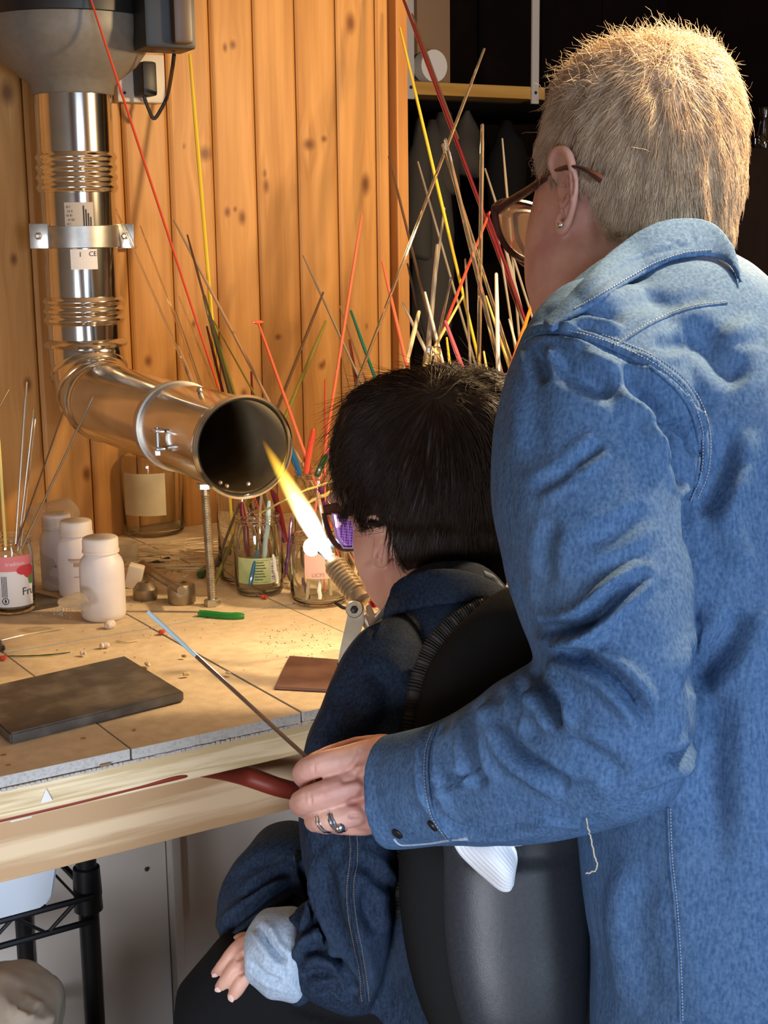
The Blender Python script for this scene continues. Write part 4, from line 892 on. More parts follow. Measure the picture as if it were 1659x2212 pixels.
bn.part('rim', box(((xl+xr2)/2, 1.70, zt2+.003), (xr2-xl+.022, .262, .008), bev=.003), BINM)
bb = PY(14, 2030, 1.54)
cz = PY(10, 2055, 1.5); sh = single('shoe_box', box((bb[0]-.11, 1.66, zs_-.055-.05), (.26, .10, .02), bev=.002), mat('blue_box', (.04, .06, .35), .4), 'blue and white box lid on the lower part of the rack', 'box')
bag = loft([(-60, 2098, 20, 2095, 1.50, .03), (-60, 2112, 70, 2110, 1.50, .05), (-60, 2140, 115, 2140, 1.50, .07), (-60, 2185, 128, 2185, 1.50, .08), (-60, 2280, 125, 2280, 1.5, .08), (-60, 2420, 115, 2420, 1.5, .08)], 30, 4, 2.6)
bag = sculpt(remesh(bag, .006, 2), [([(60, 2110), (95, 2150), (130, 2170)], 12, -.008), ([(0, 2150), (60, 2200), (140, 2195)], 10, .008), ([(70, 2212), (110, 2160), (90, 2110)], 8, -.006)], namp=.012, nscale=18, namp2=.004, nscale2=50)
zb_ = bag[0][:, 2].min(); bag[0][:, 2] -= 0
single('paper_bag', bag, BAGP, 'crumpled brown paper bag at the lower left corner', 'bag', angle=None)
bgc = bag[0].mean(0); single('bag_crate', box((bgc[0]-.02, bgc[1], zb_/2), (.22, .16, zb_-.002), bev=.003), GROUT, 'low dark crate holding the crumpled paper bag', 'crate')
# ------------------------------------------------------------------ dark background at right
ys = 3.35
a, b = PY(866, 182, ys), PY(1178, 208, ys); zsh = (a[2]+b[2])/2
sb_ = Thing('wall_shelf', 'yellow-brown wooden shelf board hung on white metal brackets', 'shelf', ((a[0]+b[0])/2, ys, zsh))
sb_.part('board', box(((a[0]+b[0])/2-.05, ys+.16, zsh), (b[0]-a[0]+.1, .32, .034), bev=.003), SHELFW, smooth=False)
for x in (886, 1157):
    c = PY(x, 100, ys-.008); sb_.part('bracket', box((c[0], ys-.006, zsh+.35), (.024, .008, .76), bev=.0015), mat('white_bracket', (.55, .52, .50), .5), 'white metal strap', smooth=False)
    sb_.part('bracket_screw', lathe([(.005, 0), (.004, .002)], (c[0], ys-.0102, zsh), 10, (0, -1, 0)), INK)
c = PY(931, 100, ys+.06); c0 = PY(897, 100, ys+.06)[0]; c1 = PY(968, 100, ys+.06)[0]
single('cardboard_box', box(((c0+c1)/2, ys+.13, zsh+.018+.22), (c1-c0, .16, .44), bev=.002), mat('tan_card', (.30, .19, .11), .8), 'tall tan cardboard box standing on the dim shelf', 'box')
c = PY(925, 178, ys+.03); single('paper_roll', lathe([(.042, -.02), (.042, .02), (.015, .02), (.015, .018)], np.array([c[0], ys+.02, zsh+.017+.042]), 28, (0, 1, 0)), PAPERW, 'white paper roll lying on shelf before the tan box', 'roll')
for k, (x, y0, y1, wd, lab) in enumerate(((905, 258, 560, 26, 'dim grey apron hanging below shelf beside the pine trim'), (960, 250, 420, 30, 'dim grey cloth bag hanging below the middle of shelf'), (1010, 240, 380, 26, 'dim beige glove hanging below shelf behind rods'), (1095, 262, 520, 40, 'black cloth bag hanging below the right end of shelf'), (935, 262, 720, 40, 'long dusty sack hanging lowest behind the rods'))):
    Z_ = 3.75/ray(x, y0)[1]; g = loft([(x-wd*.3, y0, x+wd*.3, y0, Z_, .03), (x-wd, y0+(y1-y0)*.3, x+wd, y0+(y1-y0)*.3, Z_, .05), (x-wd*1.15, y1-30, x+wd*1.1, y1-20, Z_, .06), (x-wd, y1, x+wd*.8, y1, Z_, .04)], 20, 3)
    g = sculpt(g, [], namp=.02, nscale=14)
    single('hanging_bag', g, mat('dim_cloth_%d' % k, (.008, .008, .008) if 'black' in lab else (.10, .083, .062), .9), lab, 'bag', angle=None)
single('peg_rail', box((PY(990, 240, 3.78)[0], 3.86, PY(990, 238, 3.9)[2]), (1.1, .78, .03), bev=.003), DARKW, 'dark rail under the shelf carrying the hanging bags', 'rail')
Zc = 3.4
c = P(1652, 275, Zc); single('glass_vase', lathe([(.02, -.05), (.022, -.02), (.012, .02), (.018, .045), (.014, .045), (.009, .02), (.018, -.02), (.001, -.045)], c, 20), GLASS, 'small clear glass vase in the dark at right edge', 'vase')
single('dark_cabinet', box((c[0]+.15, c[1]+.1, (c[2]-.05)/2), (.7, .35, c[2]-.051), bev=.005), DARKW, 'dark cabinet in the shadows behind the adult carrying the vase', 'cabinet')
# ================================================================== people
def head_mass(c, ax, s=1.0, female=True):
    """skull, jaw, brow, nose, lips, chin: ax = rows (forward, left, up)"""
    A = np.array(ax); E_ = lambda o, r: ell(c+np.array(o)@A*s, np.array(r)*s, A, 20)
    return comb(E_((-.005, 0, .02), (.094, .074, .088)), E_((.045, 0, -.035), (.046, .058, .062)), E_((.055, 0, -.075), (.030, .036, .028)), E_((.076, 0, -.086), (.016, .018, .014)),
                E_((.080, 0, .028), (.016, .050, .014)), E_((.096, 0, -.012), (.010, .011, .026)), E_((.106, 0, -.030), (.011, .012, .009)), E_((.092, 0, -.055), (.010, .022, .006)), E_((.090, 0, -.063), (.010, .019, .006)),
                E_((.066, .034, -.018), (.022, .022, .020)), E_((.066, -.034, -.018), (.022, .022, .020)))
def eyes(t, c, ax, s, body):
    A = np.array(ax)
    for sg in (1, -1):
        e = t.part('eye', ell(c+np.array((.080, sg*.031, .006))@A*s, (.0118*s,)*3, A, 16), EYEW, parent=body)
        e.data.materials.append(IRIS)
        for p in e.data.polygons:
            q = np.array(p.center)+t.loc-(c+np.array((.080, sg*.031, .006))@A*s)
            if q@A[0] > .0098*s: p.material_index = 1
def strands(b, seeds, N, L, r, flow, lift, K=5, seglift=None, jit=.35, follow=True, curl=0, taper=.25):
    """many thin tapered hairs: seeds/N arrays of roots and normals, L lengths"""
    n = len(seeds); pos = seeds.copy(); pts = [pos.copy()]; nr = N.copy()
    base = flow(seeds, N)+rng.normal(0, jit, (n, 3)); off = np.zeros(n); lf = np.asarray(lift)
    lf = lf if lf.ndim else np.full(n, float(lf))
    for k in range(1, K):
        d = base-nr*np.sum(base*nr, 1)[:, None]; d /= np.linalg.norm(d, axis=1)[:, None]+1e-9
        d = d+nr*lf[:, None]; d /= np.linalg.norm(d, axis=1)[:, None]
        pos = pos+d*(L/(K-1))[:, None]+rng.normal(0, 1, (n, 3))*(curl*L/(K-1))[:, None]
        if follow:
            off = off+L/(K-1)*np.maximum(lf, .02)
            for i in range(n):
                h = b.find_nearest(Vector(pos[i]))
                if h[0] is not None:
                    q = np.array(h[0]); nn = np.array(h[1]); 
                    dd = (pos[i]-q)@nn
                    if dd < off[i]*.3+.0006: pos[i] = q+nn*(off[i]*.3+.0006)
                    nr[i] = nn
        pts.append(pos.copy())
    V = np.zeros((n, K, 3, 3)); F_l = []
    for k in range(K):
        d = pts[min(k+1, K-1)]-pts[max(k-1, 0)]; d /= np.linalg.norm(d, axis=1)[:, None]+1e-9
        a = np.cross(d, N); a /= np.linalg.norm(a, axis=1)[:, None]+1e-9; c_ = np.cross(d, a); rk = r*(1-(1-taper)*(k/(K-1))**1.5)
        for j in range(3):
            t = 2*PI*j/3; V[:, k, j] = pts[k]+(a*math.cos(t)+c_*math.sin(t))*(rk if np.isscalar(rk) else rk[:, None])
    idx = np.arange(n)[:, None]*(K*3)
    q = []
    for k in range(K-1):
        for j in range(3): q.append([k*3+j, k*3+(j+1) % 3, (k+1)*3+(j+1) % 3, (k+1)*3+j])
    q = np.array(q); F = (idx[:, :, None]+q[None]).reshape(-1, 4)
    return V.reshape(-1, 3), F.tolist()
def seeds_on(g, n, keep=None):
    V, F = g; Fq = np.array([f[:4] if len(f) >= 4 else (*f, f[-1]) for f in F]); a, b_, c_ = V[Fq[:, 0]], V[Fq[:, 1]], V[Fq[:, 2]]
    nn = np.cross(V[Fq[:, 2]]-V[Fq[:, 0]], V[Fq[:, 3]]-V[Fq[:, 1]]); ar = np.linalg.norm(nn, axis=1); ctr_ = V[Fq].mean(1)
    if keep is not None: ar = ar*keep(ctr_)
    i = rng.choice(len(Fq), n, p=ar/ar.sum()); u, v = rng.random(n)[:, None], rng.random(n)[:, None]
    A, B, Cc, D = V[Fq[i, 0]], V[Fq[i, 1]], V[Fq[i, 2]], V[Fq[i, 3]]
    return (A*(1-u)+B*u)*(1-v)+(D*(1-u)+Cc*u)*v, nn[i]/(np.linalg.norm(nn[i], axis=1)[:, None]+1e-12)
def rawmk(name, V, F, m, t, parent=None, kind=None, label=None):
    me = bpy.data.meshes.new(name); me.from_pydata((V-t.loc).tolist(), [], F); me.materials.append(m); me.polygons.foreach_set('use_smooth', [True]*len(me.polygons))
    o = bpy.data.objects.new(name, me); C.objects.link(o); o.parent = parent or t.o
    if kind: o['kind'] = kind
    if label: o['label'] = label
    return o
def hand(t, palm, fingers, vox=.0016, strokes=(), more=None):
    g = comb(loft(palm, 20, 4, 2.6), *[chain([(P(x, y, z), r) for x, y, z, r in f], 12) for f in fingers])
    return sculpt(remesh(g, vox, 3), strokes, namp=.0004, nscale=120)
def orient(g):
    me = bpy.data.meshes.new('t'); me.from_pydata([tuple(v) for v in g[0]], [], g[1]); bm = bmesh.new(); bm.from_mesh(me); bmesh.ops.recalc_face_normals(bm, faces=bm.faces[:])
    bm.verts.index_update(); V = np.array([v.co[:] for v in bm.verts]); F = [tuple(v.index for v in f.verts) for f in bm.faces]; bm.free(); bpy.data.meshes.remove(me); return V, F
# ------------------------------------------------------------------ adult
hip = P(1690, 2212, 1.29)
AD = Thing('person', 'adult with short blond hair and blue denim jacket leaning over, holding a thin rod', 'person', (hip[0], hip[1], 0))
LT = (R_*.74+F_*.62)*[1, 1, 0]; LT /= np.linalg.norm(LT)
HC = P(1385, 300, 1.42); f_ = -R_*.62+F_*.74-np.array([0, 0, 1])*.42; f_ /= np.linalg.norm(f_); l_ = np.cross((0, 0, 1), f_); l_ /= np.linalg.norm(l_); u_ = np.cross(f_, l_); AX = [f_, l_, u_]
skull = loft([(1300, 118, 1520, 118, 1.42, .05), (1240, 150, 1560, 150, 1.42, .078), (1206, 215, 1590, 215, 1.42, .095), (1182, 300, 1598, 300, 1.42, .1), (1165, 370, 1597, 370, 1.42, .098), (1152, 430, 1585, 430, 1.42, .095),
              (1140, 480, 1575, 480, 1.42, .088), (1132, 540, 1560, 540, 1.42, .078), (1134, 600, 1520, 600, 1.41, .07), (1148, 650, 1480, 640, 1.40, .065), (1170, 700, 1470, 680, 1.38, .062), (1200, 760, 1500, 730, 1.34, .06), (1230, 840, 1560, 800, 1.30, .06)], 30, 4, 2.1)
hm = head_mass(P(1370, 340, 1.45), AX, 1.0)
sk = remesh(comb(skull, hm), .003, 8)
b0 = bvh(sk)
# ear built on the side of the head
def ear(pts, rad, inner, b, lift=.007):
    q = smooth_path([on(b, x, y, lift*l)[0] for x, y, l in pts], 5); r = np.interp(np.linspace(0, 1, len(q)), np.linspace(0, 1, len(rad)), rad)
    g = [tube(q, r, 10)]
    q2 = smooth_path([on(b, x, y, lift*l)[0] for x, y, l in inner], 5); g.append(tube(q2, rad[0]*.8, 8))
    # concave plate between rim and head
    ctr_ = np.mean(q, 0); pl = [c for c in q]; V = []; 
    for c in pl: V += [c, ctr_*.6+c*.4-(F_*-.004)]
    n = len(pl); Fp = [(2*i, 2*i+1, 2*i+3, 2*i+2) for i in range(n-1)]
    V = np.array(V); Vb = V+F_*.004; m = len(V); F2 = Fp+[tuple(k+m for k in f[::-1]) for f in Fp]
    plate = prism([q[i] for i in range(0, n, 2)], F_*.004)
    g.append(plate); return comb(*g)
eg = ear([(1212, 392, 1.0), (1208, 360, 1.6), (1222, 336, 2.1), (1240, 334, 2.3), (1252, 352, 2.4), (1256, 392, 2.3), (1253, 430, 2.0), (1243, 462, 1.6), (1230, 486, 1.3), (1219, 496, 1.0), (1212, 482, .8), (1216, 455, .5)],
         [.0028, .0034, .0038, .0042, .0044, .0042, .0038, .0034, .0044, .0052, .0042, .002], [(1220, 372, 1.2), (1232, 362, 1.6), (1240, 385, 1.5), (1238, 420, 1.3), (1226, 445, 1.0), (1216, 440, .9)], b0, .0065)
hd_ = remesh(comb(sk, eg), .002, 3)
hd_ = sculpt(hd_, [([(1226, 368), (1233, 395), (1228, 425)], 7, -.0045, 0), ([(1175, 560), (1230, 590), (1260, 640)], 22, -.002), ([(1290, 430), (1300, 500), (1290, 580)], 18, -.003), ([(1190, 640), (1240, 600), (1275, 540)], 12, -.0015)], namp=.0006, nscale=60)
ah = hand(None, [(905, 1600, 925, 1780, 1.30, .026), (866, 1600, 880, 1798, 1.285, .027), (822, 1590, 842, 1797, 1.28, .027), (780, 1600, 800, 1796, 1.28, .026), (748, 1612, 765, 1784, 1.285, .022), (728, 1625, 745, 1765, 1.290, .016)],
     [[(790, 1628, 1.275, .0125), (745, 1640, 1.268, .0118), (700, 1650, 1.262, .0112), (664, 1662, 1.268, .0108), (656, 1676, 1.285, .0100), (672, 1690, 1.305, .0088), (700, 1692, 1.315, .008)],
      [(790, 1690, 1.268, .0128), (745, 1702, 1.258, .0125), (700, 1716, 1.252, .0122), (663, 1728, 1.258, .0118), (650, 1738, 1.275, .0105), (668, 1748, 1.298, .009), (700, 1745, 1.31, .008)],
      [(800, 1744, 1.272, .0125), (765, 1757, 1.262, .0116), (728, 1767, 1.256, .0108), (694, 1771, 1.260, .0104), (680, 1774, 1.280, .0096), (706, 1782, 1.300, .0086)],
      [(815, 1772, 1.28, .0115), (785, 1780, 1.278, .010), (750, 1782, 1.285, .0095), (728, 1782, 1.300, .0085)],
      [(830, 1615, 1.30, .0125), (775, 1618, 1.315, .0115), (715, 1635, 1.312, .0105), (680, 1648, 1.30, .0095)]],
     strokes=[([(735, 1686), (760, 1682), (790, 1672)], 8, -.003, .2), ([(748, 1735), (775, 1728), (800, 1722)], 7, -.0025, .2), ([(752, 1762), (785, 1765)], 5, -.002, .2), ([(757, 1668), (772, 1640), (776, 1615)], 6, -.0012), ([(820, 1640), (790, 1655), (760, 1660)], 7, .0016), ([(825, 1690), (795, 1700), (770, 1700)], 7, .0018), ([(830, 1735), (800, 1745), (785, 1745)], 6, .0015),
              ([(676, 1650), (679, 1662), (678, 1674)], 3, -.0009), ([(668, 1712), (672, 1726), (671, 1740)], 3, -.0009), ([(700, 1700), (704, 1716)], 3, -.0006), ([(815, 1735), (822, 1745)], 4, -.002)])
tors = loft([(1300, 800, 1600, 780, 1.31, .06), (1200, 1000, 1760, 1000, 1.26, .09), (1300, 1500, 1760, 1500, 1.24, .10), (1350, 2000, 1780, 2000, 1.25, .11), (1340, 2250, 1800, 2250, 1.26, .12)], 24, 3)
armb = loft([(1200, 850, 1380, 870, 1.22, .04), (1190, 1100, 1380, 1100, 1.17, .04), (1260, 1400, 1420, 1430, 1.145, .038), (1230, 1560, 1330, 1640, 1.15, .036), (1040, 1600, 1120, 1740, 1.19, .035), (900, 1610, 915, 1780, 1.27, .028), (870, 1606, 885, 1786, 1.285, .026)], 20, 3)
armr = comb(chain([(P(1700, 850, 1.38), .055), (P(1650, 1150, 1.50), .045), (P(1560, 1350, 1.62), .038), (P(1480, 1400, 1.68), .03)]), chain([(P(1480, 1400, 1.68), .03), (P(1440, 1400, 1.70), .03)]))
legs = []
for sx in (-.085, .085):
    c = hip+LT*sx; legs += [chain([(np.array([c[0], c[1], .70]), .07), (np.array([c[0], c[1], .46]), .056), (np.array([c[0], c[1], .28]), .052), (np.array([c[0], c[1], .09]), .036)])]
low = remesh(comb(tors, armb, armr, *legs), .007, 3)
body = comb(hd_, ah, low)
ab = AD.part('body', body, SKINA, angle=None)
eyes(AD, P(1370, 340, 1.45), AX, 1.0, ab)
AD.part('right_hand_palm', hand(None, [(1430, 1380, 1435, 1425, 1.70, .02), (1400, 1375, 1405, 1435, 1.71, .016), (1375, 1380, 1380, 1430, 1.715, .012)], [[(1380, 1385+13*k, 1.715, .008), (1350, 1390+13*k, 1.715, .0075), (1330, 1400+13*k, 1.71, .007)] for k in range(4)]+[[(1400, 1380, 1.71, .009), (1370, 1365, 1.70, .008)]]), SKINA, parent=ab)
for o in list(AD.o.children_recursive):
    if o.name == 'right_hand_palm': o.name = 'hand'
# trousers and shoes
tr = []
for sx in (-.085, .085):
    c = hip+LT*sx; tr.append(chain([(np.array([c[0], c[1], .70]), .084), (np.array([c[0], c[1], .60]), .082), (np.array([c[0], c[1], .46]), .075), (np.array([c[0], c[1], .12]), .068)]))
AD.part('trousers', remesh(comb(*tr), .008, 3), BLACKC, angle=None)
for sx in (-.085, .085):
    c = hip+LT*sx; AD.part('shoe', remesh(comb(ell(c*[1, 1, 0]+np.array([0, 0, .042]), (.05, .05, .041)), ell(c*[1, 1, 0]+np.array([0, 0, .032])+(-R_*.6+F_*[1, 1, 0]*.8)*.10, (.10, .045, .031), [(-R_*.6+F_*[1, 1, 0]*.8), np.cross((0, 0, 1), (-R_*.6+F_*[1, 1, 0]*.8)), (0, 0, 1)])), .006, 3), BLACKC, angle=None)
# jacket
torso = loft([(1430, 628, 1540, 615, 1.37, .02), (1345, 648, 1590, 640, 1.36, .055), (1255, 680, 1640, 700, 1.34, .085), (1175, 722, 1715, 775, 1.31, .105), (1130, 772, 1780, 850, 1.29, .118), (1110, 860, 1840, 930, 1.275, .128), (1120, 1000, 1900, 1000, 1.265, .135), (1175, 1200, 1940, 1200, 1.26, .14),
              (1225, 1500, 1970, 1500, 1.26, .145), (1248, 1790, 2000, 1790, 1.26, .15), (1263, 1950, 2020, 1950, 1.26, .155), (1280, 2060, 2030, 2060, 1.26, .16), (1277, 2212, 2040, 2212, 1.26, .165), (1275, 2400, 2045, 2400, 1.26, .165), (1275, 2440, 2045, 2440, 1.26, .165)], 44, 4, 2.3)
arm = loft([(1175, 725, 1340, 745, 1.27, .05), (1128, 755, 1420, 800, 1.235, .075), (1095, 810, 1475, 860, 1.21, .088), (1073, 880, 1500, 930, 1.19, .092), (1062, 960, 1500, 1010, 1.175, .092), (1065, 1070, 1482, 1090, 1.16, .088), (1078, 1160, 1482, 1170, 1.15, .086), (1095, 1250, 1490, 1250, 1.14, .085), (1130, 1340, 1493, 1340, 1.13, .085),
            (1155, 1410, 1496, 1430, 1.125, .084), (1162, 1450, 1500, 1530, 1.12, .083), (1150, 1462, 1500, 1620, 1.12, .080), (1130, 1468, 1470, 1690, 1.13, .076), (1095, 1478, 1390, 1732, 1.145, .072), (1050, 1500, 1280, 1775, 1.165, .068), (1000, 1532, 1180, 1800, 1.19, .063), (950, 1560, 1080, 1812, 1.215, .057), (900, 1575, 985, 1820, 1.24, .050), (862, 1583, 915, 1828, 1.26, .044), (829, 1588, 852, 1832, 1.272, .040), (826, 1588, 848, 1832, 1.273, .037)], 36, 4, 2.15)
armR = chain([(P(1700, 820, 1.34), .085), (P(1660, 1100, 1.46), .07), (P(1580, 1320, 1.60), .055), (P(1500, 1395, 1.66), .045)], 20)
jk = remesh(comb(torso, arm, armR), .0034, 6)
ARMHOLE = [(1128, 738), (1165, 722), (1215, 720), (1275, 736), (1330, 757), (1390, 785), (1440, 820), (1480, 865), (1504, 920), (1510, 980), (1503, 1040), (1480, 1095)]
folds = [(ARMHOLE, 6, -.0045, .7), ([(1502, 1040), (1484, 1110), (1488, 1250), (1495, 1400), (1503, 1560)], 9, -.010, .1),
  ([(1400, 1232), (1332, 1286), (1285, 1329), (1237, 1357), (1150, 1366)], 14, -.019, .5), ([(1420, 1225), (1345, 1262), (1280, 1300)], 20, .005), ([(1170, 1385), (1237, 1413), (1310, 1450), (1360, 1500), (1412, 1568)], 15, -.015, .5),
  ([(1150, 1375), (1200, 1385), (1260, 1380), (1300, 1360)], 14, .009), ([(1230, 1010), (1275, 977), (1300, 955)], 13, -.006), ([(1150, 1060), (1200, 1035), (1235, 1010)], 13, -.005),
  ([(1340, 790), (1380, 830), (1425, 870), (1455, 925), (1480, 985)], 19, -.018, .5), ([(1462, 905), (1480, 925), (1492, 960)], 10, -.014), ([(1410, 905), (1440, 945), (1462, 1000), (1478, 1060)], 12, -.008), ([(1440, 900), (1465, 935), (1480, 985)], 8, .007),
  ([(1160, 1440), (1168, 1470), (1195, 1528), (1208, 1575)], 14, -.018, .5), ([(1145, 1445), (1125, 1510), (1097, 1572), (1115, 1620), (1170, 1660), (1230, 1705)], 15, -.014, .6), ([(1095, 1490), (1080, 1530), (1072, 1580)], 12, -.007), ([(1170, 1560), (1240, 1570), (1330, 1610)], 26, .005), ([(1230, 1600), (1300, 1640), (1350, 1690)], 22, -.005),
  ([(1160, 750), (1165, 790), (1180, 830)], 14, -.010), ([(1190, 770), (1260, 815), (1350, 850)], 24, -.008), ([(1260, 765), (1330, 800), (1400, 845)], 16, .006), ([(1105, 800), (1120, 900), (1115, 1000)], 22, .004),
  ([(1110, 1260), (1130, 1320), (1150, 1370)], 14, -.010), ([(1200, 1120), (1180, 1200), (1190, 1260)], 16, -.004), ([(1400, 1100), (1330, 1150), (1260, 1170)], 20, -.004),
  ([(1040, 1500), (1020, 1560), (1022, 1640), (1040, 1700)], 13, -.012, .6), ([(960, 1560), (935, 1610), (930, 1690), (945, 1760)], 9, -.009, .8), ([(940, 1700), (985, 1690), (1015, 1660), (1022, 1610)], 6, -.006, .9), ([(985, 1590), (975, 1650), (960, 1690)], 8, -.005), ([(935, 1752), (985, 1790), (1060, 1800), (1150, 1790)], 8, -.006, .6), ([(1140, 1790), (1170, 1768), (1230, 1772), (1290, 1762)], 5, -.006, .6),
  ([(1440, 1640), (1470, 1632), (1500, 1600)], 10, -.014), ([(1380, 1700), (1440, 1670), (1490, 1640)], 12, .006),
  ([(1590, 1310), (1588, 1352), (1562, 1400), (1520, 1450), (1505, 1500)], 26, -.013, .4), ([(1565, 930), (1565, 1000), (1540, 1070), (1510, 1110)], 24, -.012, .4), ([(1600, 1000), (1580, 1120), (1620, 1250)], 32, .006), ([(1640, 1400), (1600, 1600), (1620, 1800)], 40, .006), ([(1560, 1500), (1540, 1700), (1560, 1900)], 36, -.005), ([(1360, 1850), (1330, 2000), (1350, 2212)], 30, .006), ([(1290, 1900), (1300, 2050), (1330, 2200)], 24, -.005),
  ([(1470, 735), (1505, 735), (1545, 760), (1580, 800), (1605, 830)], 30, -.009, .3), ([(1420, 730), (1450, 745), (1480, 735)], 14, -.005), ([(1640, 690), (1570, 740), (1600, 780)], 20, .004), ([(1190, 700), (1260, 670), (1350, 680)], 14, -.005), ([(1200, 720), (1270, 690), (1350, 710)], 9, .004), ([(1240, 680), (1330, 640), (1420, 630)], 16, .004), ([(1390, 640), (1450, 660), (1530, 640)], 14, -.003)]
jk = sculpt(jk, folds, namp=.004, nscale=9, namp2=.0012, nscale2=38)
jko = AD.part('jacket', jk, DENIM_A, angle=None)
jb = bvh(jk)
def seam(pts, b, r=.0011, m=THREADB, name='seam', out=.0002, t=AD, par=None, sub=6):
    q = [on(b, x, y, out)[0] for x, y in smooth_path([np.array(p, float) for p in pts], sub)]
    return t.part(name, tube(q, r, 6), m, parent=par)
def stitches(pts, b, t, par, m=THREADB, gap=7, ln=.0024, r=.0005, out=.0006):
    q = smooth_path([np.array(p, float) for p in pts], 12); d = np.r_[0, np.cumsum(np.linalg.norm(np.diff(q, axis=0), axis=1))]; n = int(d[-1]/gap); gs = []
    for k in range(n):
        s = (k+.5)*gap; x = np.interp([s-gap*.3, s+gap*.3], d, q[:, 0]); y = np.interp([s-gap*.3, s+gap*.3], d, q[:, 1])
        gs.append(tube([on(b, x[0], y[0], out)[0], on(b, x[1], y[1], out)[0]], r, 5))
    return t.part('stitching', comb(*gs), m, parent=par, kind='stuff')
off = lambda pts, dx, dy: [(x+dx, y+dy) for x, y in pts]
seam([(1128, 740)]+ARMHOLE[1:-1], jb, .0014, DENIM_A, par=jko)
stitches(off(ARMHOLE[2:], 10, -8), jb, AD, jko); stitches(off(ARMHOLE[3:], 24, -14), jb, AD, jko)
YK = [(1325, 752), (1365, 725), (1405, 700), (1450, 680), (1500, 665), (1570, 655)]
seam(YK, jb, .0012, DENIM_A, par=jko); stitches(off(YK, 0, -4), jb, AD, jko)
CB = [(1443, 1745), (1447, 1850), (1458, 1960), (1466, 2080), (1470, 2210)]
seam(CB, jb, .0013, DENIM_A, par=jko); stitches(off(CB, 6, 0), jb, AD, jko)
CU = [(945, 1568), (926, 1620), (924, 1690), (938, 1760), (975, 1816)]
seam(CU, jb, .0014, DENIM_A, par=jko); stitches(off(CU, -7, 0), jb, AD, jko); 
for x, y in ((859, 1800), (935, 1783)):
    p, n = on(jb, x, y, .0); AD.part('snap_button', lathe([(.0052, -.001), (.0054, .001), (.0048, .002), (.003, .0022)], p, 20, n), SNAP, parent=jko)
AD.part('cuff_hem', tube([on(jb, x, y, -.001, 1.27)[0] for x, y in smooth_path([np.array(p, float) for p in [(850, 1812), (862, 1824), (880, 1826), (930, 1822), (968, 1816), (1010, 1812)]], 5)], .0018, 8), DENIM_I, parent=jko)
tp_ = smooth_path([P(1266, 1776, 1.09), P(1276, 1810, 1.09), P(1283, 1845, 1.09), P(1290, 1866, 1.09), P(1284, 1882, 1.09), P(1266, 1886, 1.09)], 8)
tp_[0], _ = on(jb, 1268, 1768, .0); AD.part('loose_thread', tube(tp_+rng.normal(0, .0003, tp_.shape), .0006, 6), THREAD, 'loose pale thread', parent=jko)
# collar: band round the neck standing off the nape
cu = [(1178, 700), (1212, 660), (1250, 615), (1300, 560), (1360, 510), (1420, 480), (1480, 470), (1530, 478), (1562, 500), (1584, 535)]
cl = [(1186, 716), (1232, 690), (1290, 655), (1345, 620), (1400, 590), (1455, 565), (1510, 554), (1550, 560), (1580, 580), (1602, 618)]
zc_ = [1.33, 1.315, 1.30, 1.295, 1.29, 1.30, 1.32, 1.345, 1.38, 1.41]
ua, la = smooth_path([np.array([*a, z]) for a, z in zip(cu, zc_)], 5), smooth_path([np.array([*a, z-.012]) for a, z in zip(cl, zc_)], 5)
def collar_rings(ua, la, jbv, nbv, back=.030, th=.0042):
    rings = []
    for a, b in zip(ua, la):
        zl = proj(on(jbv, b[0], b[1], 0, b[2])[0])[2]-.006; h = on(nbv, a[0], a[1], 0, a[2]+.05)[0]; zu = min(zl+back, proj(h)[2]-.006)
        rings.append([a[0], a[1], b[0], b[1], (zl+zu)/2, th, zl-zu])
    z = np.array([[r[4], r[6]] for r in rings]); k = np.ones(7)/7; zp = np.pad(z, ((3, 3), (0, 0)), 'edge')
    for i in range(2): z[:, i] = np.convolve(zp[:, i], k, 'valid')
    return [(*r[:4], z[i, 0], r[5], z[i, 1]) for i, r in enumerate(rings)]
rings = collar_rings(ua, la, jb, bvh(hd_))
col = loft([tuple(r) for r in rings], 14, 1, 2.6); col = sculpt(remesh(col, .0022, 3), [([(1240, 660), (1330, 590), (1420, 545), (1500, 530)], 6, -.0012), ([(1440, 520), (1470, 530)], 5, -.001), ([(1490, 500), (1500, 530)], 6, -.001)], namp=.0012, nscale=25)
co_ = AD.part('collar', col, DENIM_A, angle=None, parent=jko); cbv = bvh(col)
stitches([(1240, 668), (1300, 634), (1360, 598), (1420, 566), (1480, 546), (1540, 540)], cbv, AD, jko, gap=6)
# rings on finger
def fring(x, y, z, r, rr, tl): 
    d = P(x+20, y-8, z-.002)-P(x-20, y+8, z+.006); a, b, _ = frame(d); c = P(x, y, z); return tube([c+(a*math.cos(t)+b*math.sin(t))*r for t in np.arange(24)/24*2*PI], rr, 8, closed=True)
AD.part('finger_ring', comb(fring(704, 1770, 1.259, .0113, .0014, 0), fring(697, 1771, 1.260, .0111, .0009, 0)), SILVER, 'plain double silver ring', parent=ab)
AD.part('finger_ring', comb(fring(727, 1767, 1.256, .0117, .0019, 0), fring(734, 1766, 1.257, .0118, .0014, 0), ell(P(734, 1788, 1.248), (.0055, .004, .005), n=12)), SILVER, 'carved silver ring', parent=ab)
